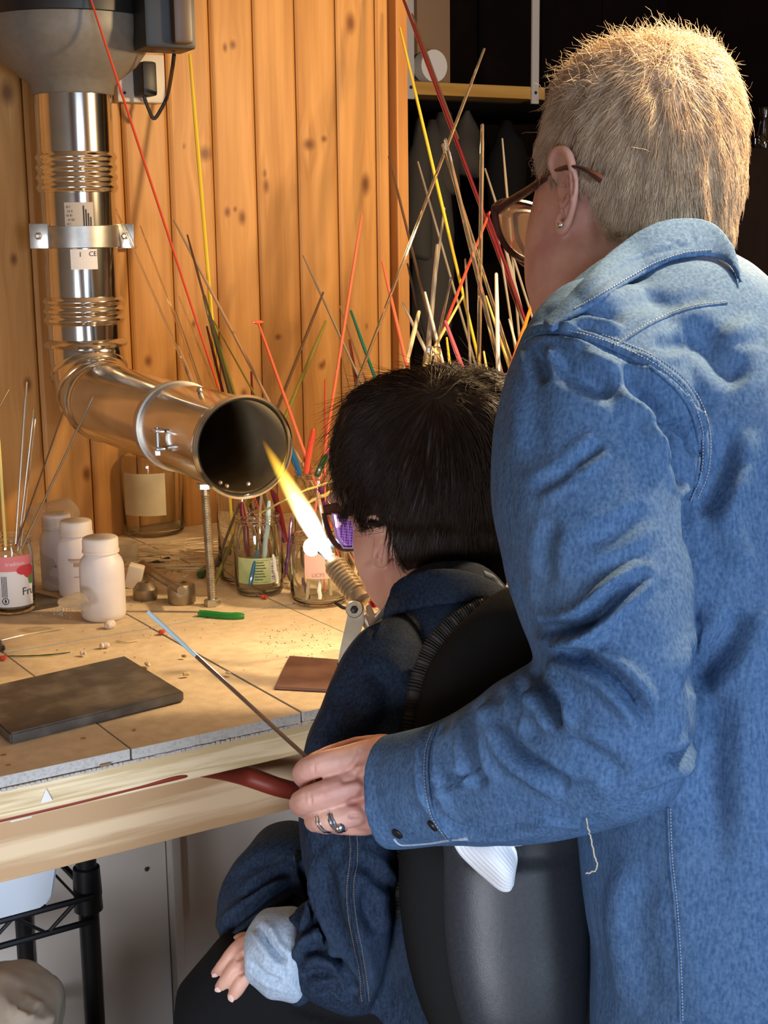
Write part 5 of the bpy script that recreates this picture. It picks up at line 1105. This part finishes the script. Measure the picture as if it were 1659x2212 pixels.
# earring, glasses
er, n = on(bvh(hd_), 1216, 486, .003); AD.part('earring', ell(er, (.0036,)*3, n=14), SILVER, parent=ab)
glz = AD.part('glasses_temple', tube(smooth_path([P(1300, 388, 1.318), P(1285, 378, 1.318), P(1262, 366, 1.322), P(1230, 362, 1.338), P(1190, 378, 1.372), P(1140, 412, 1.42), P(1095, 440, 1.455), P(1072, 456, 1.468)], 5), np.interp(np.linspace(0, 1, 36), [0, .12, .3, 1], [.0075, .0070, .0036, .0058]), 10, flat=.55), TORT, parent=AD.o)
rim = [P(x, y, z) for x, y, z in ((1068, 448, 1.468), (1075, 495, 1.470), (1092, 530, 1.478), (1115, 552, 1.488), (1140, 560, 1.505), (1160, 540, 1.525), (1168, 490, 1.53), (1160, 450, 1.525), (1120, 436, 1.495), (1085, 436, 1.475))]
AD.part('glasses_frame', tube(smooth_path(rim+[rim[0]], 4)[:-1], .0034, 8, closed=True), TORT, parent=AD.o)
AD.part('lens', prism(rim, F_*.0015), LENS, parent=AD.o)
rim2 = [p+R_*.015+F_*.062+np.array([0, 0, .002]) for p in rim]; AD.part('glasses_frame', tube(smooth_path(rim2+[rim2[0]], 4)[:-1], .0034, 8, closed=True), TORT, parent=AD.o)
# hair
def hair_shell(rings, vox, hl, c, f, cut, amp, sc, push=.016):
    g = remesh(loft(rings, 40, 4, 2.1), vox, 4); g = strand_noise(g, amp, sc); V, F = g; N = vnormals(V, F); x, y, z = proj(V)
    yh = np.interp(x, [p[0] for p in hl], [p[1] for p in hl])+np.array([noise.noise(Vector((v[0]*60, v[1]*60, 0)))*10 for v in V])
    m = np.clip((y-yh)/14, 0, 1); q = V-c; m = np.maximum(m, np.clip((q@f-cut)/.008, 0, 1)*np.clip((.045-q[:, 2])/.01, 0, 1)*(z > proj(c)[2]-.01))
    V = V-N*(m*push)[:, None]; return (V, F), lambda cc: np.clip(1-((proj(cc)[1]-np.interp(proj(cc)[0], [p[0] for p in hl], [p[1] for p in hl]))/8), 0, 1)*(((cc-c)@f < cut+.004) | (cc[:, 2] > c[2]+.04) | (proj(cc)[2] < proj(c)[2]-.01))
def strand_noise(g, amp, sc, ns=1):
    V, F = g; N = vnormals(V, F); D = np.array([noise.noise(Vector((v[0]*sc, v[1]*sc, v[2]*sc*.25)))*amp for v in V]); return V+N*D[:, None], F
hb, keepA = hair_shell([(1350, 100, 1465, 98, 1.42, .03), (1285, 118, 1520, 118, 1.42, .058), (1235, 152, 1556, 152, 1.42, .084), (1204, 200, 1582, 200, 1.42, .100), (1182, 260, 1597, 260, 1.42, .107), (1164, 320, 1602, 320, 1.42, .108), (1156, 370, 1601, 370, 1.42, .106), (1142, 430, 1594, 430, 1.42, .102),
    (1132, 480, 1584, 480, 1.42, .096), (1124, 540, 1572, 540, 1.42, .086), (1150, 590, 1540, 580, 1.42, .07)], .003,
    [(1120, 345), (1165, 348), (1195, 372), (1212, 385), (1255, 392), (1272, 405), (1288, 440), (1298, 478), (1330, 500), (1420, 505), (1500, 505), (1545, 540), (1620, 560)], HC, f_, .062, .004, 90)
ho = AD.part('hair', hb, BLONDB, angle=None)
hbv = bvh(hb)
CROWN = P(1440, 230, 1.33)
def flowA(p, n):
    d = p-CROWN; d = d/(np.linalg.norm(d, axis=1)[:, None]+1e-6); return d*.75+np.array([0, 0, -.85])+0*p
S, N_ = seeds_on(orient(hb), 15000, keepA)
xs_, ys_, _ = proj(S); topm = ys_ < 235
Ls = np.where(topm, rng.uniform(.018, .034, len(S)), rng.uniform(.020, .036, len(S)))
V, F = strands(hbv, S, N_, Ls, .00035, flowA, np.where(topm, .10, .04)*rng.uniform(.2, 2.2, len(S)), K=5, jit=.20, curl=.10)
rawmk('hair_strands', V, F, BLOND, AD, parent=ho, kind='stuff')
# wispy lifted tufts along the fringe and crown, sideburn and nape
def keepT(c):
    x, y, z = proj(c); return ((y < 150) | ((x < 1300) & (y < 235))).astype(float)+.01
S, N_ = seeds_on(orient(hb), 1500, keepT)
def flowT(p, n): return np.tile(-R_*.5+F_*.2+np.array([0, 0, .1]), (len(p), 1))
V, F = strands(hbv, S, N_, rng.uniform(.012, .028, len(S)), .00028, flowT, rng.uniform(.1, .9, len(S)), K=6, jit=.6, follow=False, curl=.28)
rawmk('hair_wisps', V, F, BLOND, AD, parent=ho, kind='stuff')
# ------------------------------------------------------------------ held rod
single('held_rod', tube([P(320, 1322, 1.43), P(425, 1418, 1.405), P(660, 1634, 1.303), P(842, 1810, 1.262)], [.0022, .0021, .0019, .0019], 8), RC['brown'], 'thin dark rod held in the adult\'s fingers over the bench', 'rod', None)
HR = bpy.data.objects['held_rod']; HR.data.materials.append(RC['pale'])
for p in HR.data.polygons:
    if proj(np.array(HR.location)+np.array(p.center))[0] < 425: p.material_index = 1
# ------------------------------------------------------------------ child
CHI = Thing('person', 'seated child with dark hair, purple safety glasses and dark denim jacket at the torch', 'person', (P(950, 2150, 1.45)[0], P(950, 2150, 1.45)[1], 0))
CX_ = P(900, 1035, 1.60); fC = -R_*.72+F_*.62-np.array([0, 0, 1])*.28; fC /= np.linalg.norm(fC); lC = np.cross((0, 0, 1), fC); lC /= np.linalg.norm(lC); AXC = [fC, lC, np.cross(fC, lC)]
skc = loft([(860, 835, 1050, 835, 1.60, .05), (790, 870, 1100, 870, 1.60, .075), (760, 930, 1120, 930, 1.60, .088), (752, 1000, 1125, 1000, 1.60, .09), (758, 1070, 1120, 1070, 1.60, .088), (766, 1120, 1115, 1120, 1.60, .083), (762, 1170, 1100, 1170, 1.60, .075), (768, 1225, 1075, 1220, 1.60, .064), (790, 1262, 1050, 1255, 1.59, .055),
            (832, 1290, 1040, 1290, 1.56, .05), (850, 1340, 1050, 1330, 1.54, .055), (850, 1400, 1060, 1390, 1.52, .055)], 30, 4, 2.1)
hmc = head_mass(P(880, 1075, 1.615), AXC, .93)
sc2 = remesh(comb(skc, hmc), .003, 8); bc0 = bvh(sc2)
egc = ear([(812, 1150, .6), (806, 1135, .9), (806, 1120, 1.2), (816, 1112, 1.5), (830, 1116, 1.6), (840, 1134, 1.6), (844, 1160, 1.4), (840, 1185, 1.2), (832, 1206, 1.0), (822, 1216, .8), (814, 1202, .6), (812, 1180, .4)],
          [.0026, .003, .0034, .0036, .0038, .0036, .0034, .0032, .0040, .0046, .0036, .002], [(816, 1136, .8), (824, 1128, 1.0), (832, 1142, 1.0), (830, 1162, .9), (822, 1176, .7)], bc0, .006)
hc_ = sculpt(remesh(comb(sc2, egc), .0021, 3), [([(824, 1116), (830, 1140), (826, 1165)], 7, -.004, 0)], namp=.0004, nscale=60)
ch = hand(None, [(590, 2030, 592, 2118, 1.395, .018), (560, 2024, 562, 2124, 1.39, .019), (532, 2026, 534, 2128, 1.385, .019), (512, 2040, 522, 2122, 1.383, .017), (500, 2054, 512, 2112, 1.382, .013)],
          [[(524, 2040, 1.383, .0082), (502, 2060, 1.376, .0072), (480, 2088, 1.378, .0064), (462, 2113, 1.392, .0056)],
           [(526, 2066, 1.376, .0084), (508, 2090, 1.368, .0074), (487, 2120, 1.371, .0066), (467, 2146, 1.386, .0057)],
           [(534, 2096, 1.372, .0084), (522, 2120, 1.364, .0073), (508, 2144, 1.367, .0065), (494, 2164, 1.380, .0057)],
           [(546, 2118, 1.380, .0076), (543, 2138, 1.376, .0066), (536, 2156, 1.384, .0058)],
           [(552, 2030, 1.40, .0085), (520, 2032, 1.412, .0075), (492, 2056, 1.418, .0066)]], vox=.0013, strokes=[([(508, 2076), (530, 2062), (555, 2052)], 5, -.002), ([(515, 2108), (535, 2092), (560, 2080)], 5, -.002)])
ctor = loft([(860, 1400, 1080, 1380, 1.50, .05), (800, 1560, 1120, 1560, 1.48, .07), (780, 1900, 1130, 1900, 1.45, .07), (790, 2150, 1150, 2150, 1.44, .08)], 24, 3)
carm = comb(chain([(P(850, 1450, 1.49), .035), (P(760, 1750, 1.43), .032), (P(760, 2050, 1.40), .028), (P(740, 2090, 1.40), .027), (P(590, 2074, 1.394), .020)]),
            chain([(P(1100, 1420, 1.52), .035), (P(1040, 1400, 1.68), .030), (P(960, 1390, 1.73), .024), (P(890, 1380, 1.75), .020)]))
kn = P(500, 2148, 1.42); th0 = P(960, 2230, 1.44); kn2 = P(560, 2120, 1.62); th1 = P(1060, 2180, 1.56)
def legc(h, k, r=1.0):
    ft = np.array([k[0]-.02, k[1]-.06, .075]); return chain([(h, .062*r), (h*.4+k*.6-np.array([0, 0, .0]), .055*r), (k-np.array([0, 0, .012]), .043*r), (k*[1, 1, 0]+np.array([0, -.01, .33]), .040*r), (ft, .028*r)])
hcb = bvh(ch)
clow = remesh(comb(ctor, carm, legc(th0, kn, .9), legc(th1, kn2, .9)), .006, 3)
cbod = CHI.part('body', comb(hc_, ch, clow), SKINC, angle=None); eyes(CHI, P(880, 1075, 1.615), AXC, .93, cbod)
NAIL = mat('fingernail', (.72, .50, .44), .3)
for x, y, dx, dy in ((465, 2110, -.6, 1), (470, 2141, -.6, 1), (498, 2158, -.5, 1)):
    p, n = on(hcb, x, y, -.0004, 1.385); t_ = R_*dx-U_*dy; t_ = t_-n*(t_@n); t_ /= np.linalg.norm(t_)
    CHI.part('fingernail', ell(p, (.0052, .0036, .0011), [t_, np.cross(n, t_), n], 14), NAIL, parent=cbod)
CHI.part('hand', hand(None, [(905, 1355, 910, 1405, 1.745, .017), (880, 1350, 885, 1402, 1.75, .015), (862, 1348, 866, 1398, 1.755, .011)], [[(868, 1352+13*k, 1.755, .0078), (852, 1348+13*k, 1.758, .0072), (842, 1352+13*k, 1.752, .0065)] for k in range(4)]+[[(885, 1350, 1.745, .0085), (865, 1335, 1.74, .0075)]]), SKINC, parent=cbod)
def legt(h, k): ft = np.array([k[0]-.02, k[1]-.06, .10]); return chain([(h, .082), (h*.4+k*.6, .068), (k-np.array([0, 0, .012]), .056), (k*[1, 1, 0]+np.array([0, -.01, .33]), .052), (ft, .044)], 18)
tg = sculpt(remesh(comb(legt(th0, kn), legt(th1, kn2)), .005, 4), [([(620, 2170), (700, 2190), (800, 2210)], 14, -.004)], namp=.003, nscale=14)
CHI.part('trousers', tg, BLACKC, angle=None)
for k in (kn, kn2):
    c = np.array([k[0]-.02, k[1]-.06, 0]); d = fC*[1, 1, 0]; d /= np.linalg.norm(d)
    CHI.part('shoe', remesh(comb(ell(c+np.array([0, 0, .04]), (.042, .04, .039)), ell(c+d*.07+np.array([0, 0, .030]), (.085, .038, .029), [d, np.cross((0, 0, 1), d), (0, 0, 1)])), .005, 3), BLACKC, angle=None)
# jacket
ct = loft([(862, 1292, 1060, 1262, 1.55, .062), (836, 1318, 1100, 1300, 1.54, .078), (800, 1365, 1150, 1350, 1.53, .09), (765, 1410, 1180, 1410, 1.52, .095), (740, 1480, 1190, 1480, 1.51, .1), (760, 1600, 1190, 1600, 1.50, .1), (760, 1800, 1190, 1800, 1.48, .1), (700, 1900, 1190, 1900, 1.47, .1), (690, 2050, 1190, 2050, 1.46, .105), (720, 2160, 1190, 2160, 1.46, .105)], 36, 4, 2.3)
ca1 = loft([(822, 1372, 900, 1350, 1.48, .04), (768, 1412, 930, 1400, 1.465, .056), (724, 1470, 940, 1470, 1.44, .065), (694, 1540, 930, 1545, 1.43, .067), (662, 1605, 905, 1620, 1.42, .066), (646, 1680, 890, 1700, 1.41, .064), (643, 1760, 872, 1780, 1.40, .062), (645, 1840, 860, 1855, 1.39, .060), (656, 1900, 853, 1920, 1.385, .058), (678, 1970, 848, 1990, 1.38, .055), (708, 2040, 840, 2055, 1.375, .050), (738, 2100, 828, 2110, 1.37, .044), (762, 2145, 812, 2150, 1.37, .034), (782, 2176, 798, 2178, 1.37, .014)], 30, 4, 2.2)
ca2 = loft([(800, 2060, 806, 2176, 1.385, .034), (750, 2005, 764, 2186, 1.385, .048), (705, 1972, 718, 2172, 1.388, .052), (660, 1948, 676, 2155, 1.39, .050), (628, 1975, 640, 2125, 1.392, .040), (605, 1990, 612, 2110, 1.394, .030)], 26, 4, 2.2)
clap = loft([(570, 1880, 700, 1860, 1.56, .05), (530, 1905, 720, 1890, 1.54, .075), (496, 1945, 720, 1930, 1.52, .085), (472, 1978, 700, 1980, 1.50, .08), (472, 2030, 640, 2030, 1.47, .06), (468, 2070, 600, 2066, 1.46, .04)], 26, 4, 2.3)
carR = chain([(P(1110, 1420, 1.53), .062), (P(1050, 1395, 1.66), .045), (P(970, 1385, 1.72), .036), (P(905, 1378, 1.745), .030)], 18)
cj = remesh(comb(ct, ca1, ca2, clap, carR), .0034, 6)
cf = [([(700, 1850), (720, 1960), (760, 2070), (785, 2150)], 14, -.010, .4), ([(648, 1850), (668, 1940), (705, 2020), (750, 2110), (775, 2160)], 9, -.012, .6), ([(740, 2060), (720, 2040), (690, 1980)], 10, .004),
      ([(668, 1940), (640, 1990), (605, 2040)], 9, -.012, .7), ([(700, 1990), (650, 2010), (600, 2080)], 10, -.009, .7), ([(730, 2080), (690, 2050), (650, 2060)], 10, -.010, .7), ([(750, 2130), (700, 2100), (650, 2110)], 9, -.008, .6), ([(770, 2168), (720, 2130), (670, 2140)], 7, -.007, .6),
      ([(640, 1905), (570, 1945), (500, 1995), (470, 2040)], 10, -.009, .7), ([(640, 1880), (580, 1900), (520, 1940)], 9, -.007, .6), ([(640, 1935), (590, 1985), (560, 2010)], 9, -.008, .7), ([(600, 1930), (560, 1975), (500, 2040)], 7, .004),
      ([(800, 1900), (790, 1960), (815, 2020)], 14, -.008), ([(760, 1860), (800, 1880), (840, 1930)], 12, -.008, .6), ([(690, 1560), (760, 1600), (840, 1560)], 18, -.006), ([(660, 1680), (720, 1750), (700, 1850)], 18, -.006), ([(790, 1440), (840, 1500), (830, 1600)], 22, -.006), ([(830, 1560), (870, 1620), (860, 1700)], 18, .006), ([(735, 1440), (700, 1540), (665, 1620)], 18, .003),
      ([(820, 1330), (806, 1350), (798, 1368)], 6, -.004), ([(705, 1600), (740, 1640), (820, 1650)], 12, -.004), ([(720, 1720), (740, 1800), (730, 1880)], 14, -.006)]
cj = sculpt(cj, cf, namp=.0045, nscale=11, namp2=.0014, nscale2=36)
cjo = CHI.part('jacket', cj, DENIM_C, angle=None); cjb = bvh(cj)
SE = [(763, 1790), (765, 1850), (757, 1920), (762, 1985), (775, 2050), (785, 2110), (790, 2165)]
seam(SE, cjb, .0013, DENIM_C, t=CHI, par=cjo); TD = mat('dim_thread', (.22, .17, .11), .8)
stitches(off(SE, -8, 0), cjb, CHI, cjo, TD, gap=5, r=.00035); stitches(off(SE, 7, 0), cjb, CHI, cjo, TD, gap=5, r=.00035)
bt, n = on(cjb, 640, 1852, .001, 1.5); CHI.part('metal_button', lathe([(.005, -.001), (.005, .002), (.003, .003)], bt, 14, n), SILVER, parent=cjo)
cuffg = loft([(648, 1970, 662, 2150, 1.392, .046), (630, 1964, 642, 2156, 1.392, .053), (600, 1966, 612, 2152, 1.392, .052), (568, 1968, 580, 2148, 1.392, .050), (540, 2000, 548, 2120, 1.391, .043), (531, 2016, 534, 2108, 1.391, .036)], 28, 4, 2.3)
cuff2 = loft([(655, 2100, 700, 2112, 1.375, .02), (635, 2132, 680, 2148, 1.375, .02), (620, 2152, 655, 2160, 1.378, .014)], 16, 3)
cg = sculpt(remesh(cuffg, .0026, 4), [([(560, 2000), (590, 2050), (620, 2080)], 8, -.008, .6), ([(540, 2080), (580, 2110), (610, 2120)], 8, -.004, .6)], namp=.003, nscale=30)
CHI.part('rolled_cuff', cg, DENIM_I, 'rolled-up pale denim cuff', parent=cjo, angle=None)
CHI.part('cuff_strap', sculpt(remesh(cuff2, .0026, 3), [], namp=.001, nscale=40), DENIM_C, parent=cjo, angle=None)
ccu = [(838, 1292), (850, 1262), (885, 1240), (940, 1228), (1000, 1232), (1050, 1250), (1088, 1275)]; ccl = [(822, 1345), (852, 1330), (900, 1316), (960, 1308), (1020, 1302), (1060, 1300), (1092, 1292)]
zz = [1.51, 1.49, 1.475, 1.465, 1.47, 1.485, 1.50]
ua, la = smooth_path([np.array([*a, z]) for a, z in zip(ccu, zz)], 5), smooth_path([np.array([*a, z-.018]) for a, z in zip(ccl, zz)], 5)
cc2 = remesh(loft(collar_rings(ua, la, cjb, bvh(hc_), .022, .0045), 14, 1, 2.6), .0024, 3)
CHI.part('collar', sculpt(cc2, [], namp=.0015, nscale=25), DENIM_C, parent=cjo, angle=None)
CHI.part('collar_edge', loft([(1045, 1232, 1058, 1300, 1.476, .003), (1066, 1242, 1072, 1296, 1.478, .003), (1084, 1262, 1088, 1292, 1.483, .003)], 12, 3), DENIM_I, 'pale inside of collar', parent=cjo)
# glasses: dark frame, purple wrap lens
PURP = mat('purple_lens', (.42, .10, .85), .12, trans=.35, ior=1.2, alpha=.9, emit=None)
nt = PURP.node_tree; vo = node(nt, 'ShaderNodeTexVoronoi'); vo.inputs['Scale'].default_value = 330; vo.inputs['Randomness'].default_value = .1; tc = node(nt, 'ShaderNodeTexCoord'); nt.links.new(tc.outputs['Object'], vo.inputs['Vector'])
rp_ = node(nt, 'ShaderNodeValToRGB'); rp_.color_ramp.elements[0].color = (.16, .03, .42, 1); rp_.color_ramp.elements[1].color = (.75, .38, 1, 1); rp_.color_ramp.elements[0].position = .25; rp_.color_ramp.elements[1].position = .6
nt.links.new(vo.outputs['Distance'], rp_.inputs[0]); nt.links.new(rp_.outputs[0], nt.nodes['Principled BSDF'].inputs['Base Color'])  # dots imitate a reflection, painted into the lens colour
gz = 1.605
CHI.part('glasses_brow', prism([P(697, 1092, gz+.03), P(738, 1084, gz+.02), P(776, 1088, gz-.01), P(812, 1096, gz-.05), P(812, 1112, gz-.05), P(776, 1112, gz-.01), P(700, 1112, gz+.03)], F_*.008, .0015), TORT, 'thick dark top of the safety glasses')
CHI.part('glasses_rim', tube(smooth_path([P(700, 1108, gz+.03), P(704, 1128, gz+.03), P(714, 1158, gz+.028), P(730, 1180, gz+.022), P(750, 1186, gz+.01), P(764, 1184, gz)], 5), .0028, 8, flat=1.3), TORT)
CHI.part('side_lens', prism([P(718, 1110, gz+.012), P(764, 1112, gz-.002), P(766, 1160, gz-.0), P(762, 1182, gz+.002), P(742, 1182, gz+.008), P(728, 1160, gz+.012)], F_*.002, .0006), PURP, 'purple side lens with painted dot reflection')
CHI.part('lens_bezel', tube([P(718, 1110, gz+.008), P(764, 1112, gz-.006), P(766, 1160, gz-.004), P(762, 1184, gz-.002), P(742, 1183, gz+.004), P(727, 1160, gz+.008)], .0012, 8, closed=True), mat('lilac_rim', (.55, .35, .8), .2))
CHI.part('glasses_temple', tube([P(806, 1102, gz-.055), P(850, 1112, gz-.085), P(880, 1130, gz-.09)], .003, 8), TORT)
# hair
chb, keepC = hair_shell([(915, 800, 1005, 797, 1.60, .03), (830, 820, 1075, 814, 1.60, .062), (775, 850, 1108, 848, 1.60, .085), (750, 885, 1128, 885, 1.60, .098), (734, 930, 1138, 930, 1.60, .104), (724, 980, 1142, 980, 1.60, .107), (728, 1030, 1142, 1030, 1.60, .107), (740, 1070, 1140, 1070, 1.60, .105), (750, 1100, 1136, 1100, 1.60, .101),
    (754, 1150, 1130, 1150, 1.60, .094), (756, 1200, 1118, 1200, 1.595, .085), (770, 1250, 1100, 1245, 1.59, .074), (810, 1290, 1080, 1285, 1.58, .066), (850, 1320, 1060, 1315, 1.57, .05)], .0034,
    [(700, 1092), (760, 1100), (785, 1122), (806, 1128), (846, 1136), (852, 1180), (868, 1215), (900, 1245), (960, 1272), (1040, 1285), (1130, 1270)], CX_, fC, .070, .006, 45, .026)
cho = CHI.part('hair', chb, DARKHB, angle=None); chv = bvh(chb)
SW = P(935, 862, 1.51)
def flowC(p, n):
    d = p-SW; d = d/(np.linalg.norm(d, axis=1)[:, None]+1e-6); return d*.9+np.array([0, 0, -.55])+(-R_*.25)
S, N_ = seeds_on(orient(chb), 13000, keepC); xs_, ys_, _ = proj(S)
Ls = rng.uniform(.030, .060, len(S)); Ls *= np.interp(ys_, [1000, 1200], [1, .55]); lfc = np.interp(ys_, [1000, 1100], [.07, .02])
V, F = strands(chv, S, N_, Ls, .0004, flowC, lfc*rng.uniform(.2, 1.6, len(S)), K=6, jit=.13, curl=.04)
rawmk('hair_strands', V, F, DARKH, CHI, parent=cho, kind='stuff')
def keepF(c):
    x, y, z = proj(c); return ((x < 830) & (y < 1060)).astype(float)*1.0+((y < 850))*.6+.02
S, N_ = seeds_on(orient(chb), 500, keepF)
def flowF(p, n): return np.tile(-R_*.75-np.array([0, 0, .7]), (len(p), 1))
V, F = strands(chv, S, N_, rng.uniform(.03, .06, len(S)), .00032, flowF, rng.uniform(.05, .45, len(S)), K=7, jit=.25, follow=False, curl=.10)
rawmk('hair_wisps', V, F, DARKH, CHI, parent=cho, kind='stuff')
lk = [tube(smooth_path([P(830, 880, 1.55), P(790, 870, 1.55), P(752, 890, 1.555), P(742, 925, 1.56), P(752, 950, 1.56)], 6)+rng.normal(0, .0008, 3), np.r_[np.linspace(.0042, .0028, 18), np.linspace(.0028, .0008, 7)], 8) for _ in range(3)]
rawmk('hair_lock', *[(g:=comb(*lk))[0], g[1]], DARKH, CHI, parent=cho, label='loose lock curling over forehead')
# ------------------------------------------------------------------ chair
chl = P(1060, 2200, 1.40); CH = Thing('office_chair', 'high-backed black chair behind the seated child with ribbed trim and grey shell', 'chair', (chl[0], chl[1], 0))
bk = loft([(1098, 1308, 1150, 1305, 1.40, .02), (1035, 1328, 1230, 1318, 1.39, .032), (975, 1372, 1290, 1360, 1.38, .038), (925, 1440, 1310, 1440, 1.37, .04), (902, 1520, 1315, 1520, 1.36, .042), (885, 1620, 1318, 1620, 1.35, .043), (872, 1720, 1320, 1720, 1.345, .044), (862, 1830, 1322, 1830, 1.34, .045), (862, 1940, 1324, 1940, 1.34, .045), (874, 2040, 1306, 2040, 1.34, .045), (892, 2120, 1326, 2120, 1.34, .045), (922, 2200, 1326, 2200, 1.34, .045), (970, 2280, 1320, 2280, 1.34, .04), (1040, 2330, 1300, 2330, 1.34, .03)], 36, 4, 3.2)
cbk = remesh(bk, .005, 3); CH.part('backrest', cbk, UPH, angle=None); cbb = bvh(cbk)
trp = smooth_path([np.array(p, float) for p in [(1092, 1306), (1040, 1318), (985, 1352), (938, 1405), (910, 1480), (893, 1580), (880, 1680), (868, 1780), (860, 1880), (866, 1980), (880, 2070), (905, 2150), (940, 2222)]], 26)
tpts = [P(x-6, y, 1.375+.03*max(0, (1500-y)/200)) for x, y in trp]; rad = [.0075+.0012*math.sin(i*PI*.9) for i in range(len(tpts))]
CH.part('ribbed_trim', tube(tpts, rad, 10, flat=1.3), mat('ribbed_webbing', (.035, .033, .030), .7), 'ribbed black edging')
shl = loft([(962, 1690, 1240, 1690, 1.305, .012), (950, 1760, 1262, 1760, 1.30, .020), (946, 1830, 1270, 1830, 1.315, .040), (946, 1930, 1272, 1930, 1.315, .042), (952, 2030, 1272, 2030, 1.315, .042), (966, 2120, 1272, 2120, 1.315, .042), (988, 2200, 1268, 2200, 1.316, .040), (1020, 2270, 1240, 2270, 1.32, .03)], 48, 4, 2.3)
CH.part('rear_shell', remesh(shl, .004, 4), SHELL, 'dark grey plastic back shell', angle=None)
sz = th0[2]-.085-.045
sc_c = np.array([(th0[0]+th1[0])/2, (th0[1]+th1[1])/2, sz]); axs = [fC*[1, 1, 0]/np.linalg.norm(fC*[1, 1, 0]), lC, (0, 0, 1)]
CH.part('seat', box(sc_c+np.array(axs[0])*.06, (.44, .42, .075), axs, .03), UPH)
CH.part('back_bracket', box((sc_c+P(1150, 2250, 1.33))/2+np.array([0, 0, -.02]), (.30, .06, .02), axs, .005), BLACKP)
CH.part('gas_lift', lathe([(.025, .10), (.025, .25), (.017, .25), (.017, sz-.03)], (sc_c[0], sc_c[1], 0), 20), BLACKP)
for k in range(5):
    a = 2*PI*k/5+.4; d = np.array([math.cos(a), math.sin(a), 0]); e = sc_c*[1, 1, 0]+d*.22
    CH.part('base_arm', tube([sc_c*[1, 1, 0]+np.array([0, 0, .11]), e+np.array([0, 0, .075])], [.024, .014], 10), BLACKP)
    CH.part('caster', lathe([(.010, -.012), (.027, -.011), (.0275, .011), (.010, .012)], e+np.array([0, 0, .0276]), 18, np.cross(d, (0, 0, 1))), BLACKP)
# ------------------------------------------------------------------ cap hanging behind the chair
cp_ = P(1060, 1800, 1.245); CAP = Thing('baseball_cap', 'white cap with rows of stitching on its brim hanging under the denim sleeve', 'cap', cp_)
oe = smooth_path([np.array(p, float) for p in [(975, 1815), (992, 1845), (1020, 1874), (1052, 1902), (1080, 1924), (1100, 1926), (1110, 1912)]], 10)
ie = smooth_path([np.array(p, float) for p in [(1085, 1790), (1096, 1800), (1104, 1812), (1110, 1826), (1116, 1840), (1118, 1860), (1114, 1885)]], 10)
nu, nv = len(oe), 90; V = np.zeros((2, nv, nu, 3))
for j in range(nv):
    v = j/(nv-1)
    for i in range(nu):
        q = oe[i]*(1-v)+ie[i]*v; z = 1.245-.020*math.sin(PI*min(v*1.1, 1))*math.sin(PI*i/(nu-1))-.0007*abs(math.sin(v*PI*13))
        V[0, j, i] = P(q[0], q[1], z); V[1, j, i] = P(q[0], q[1], z+.003)
V = V.reshape(-1, 3); F = []
for s in (0, 1):
    for j in range(nv-1):
        for i in range(nu-1): a = s*nu*nv+j*nu+i; F.append((a, a+1, a+nu+1, a+nu))
bd_ = [j*nu for j in range(nv)]+[(nv-1)*nu+i for i in range(1, nu)]+[j*nu+nu-1 for j in range(nv-2, -1, -1)]+[i for i in range(nu-2, 0, -1)]
for k in range(len(bd_)): a, b = bd_[k], bd_[(k+1) % len(bd_)]; F.append((a, b, b+nu*nv, a+nu*nv))
WCL = mat('white_cap_cloth', (.74, .76, .80), .75, bump=.2, bscale=700)
CAP.part('brim', (V, F), WCL, angle=None)
cr_ = loft([(1080, 1700, 1180, 1700, 1.25, .03), (1060, 1740, 1195, 1740, 1.25, .045), (1040, 1780, 1190, 1780, 1.25, .045), (1050, 1806, 1180, 1800, 1.25, .038)], 24, 4)
CAP.part('crown', sculpt(cr_, [], namp=.004, nscale=25), WCL, angle=None)
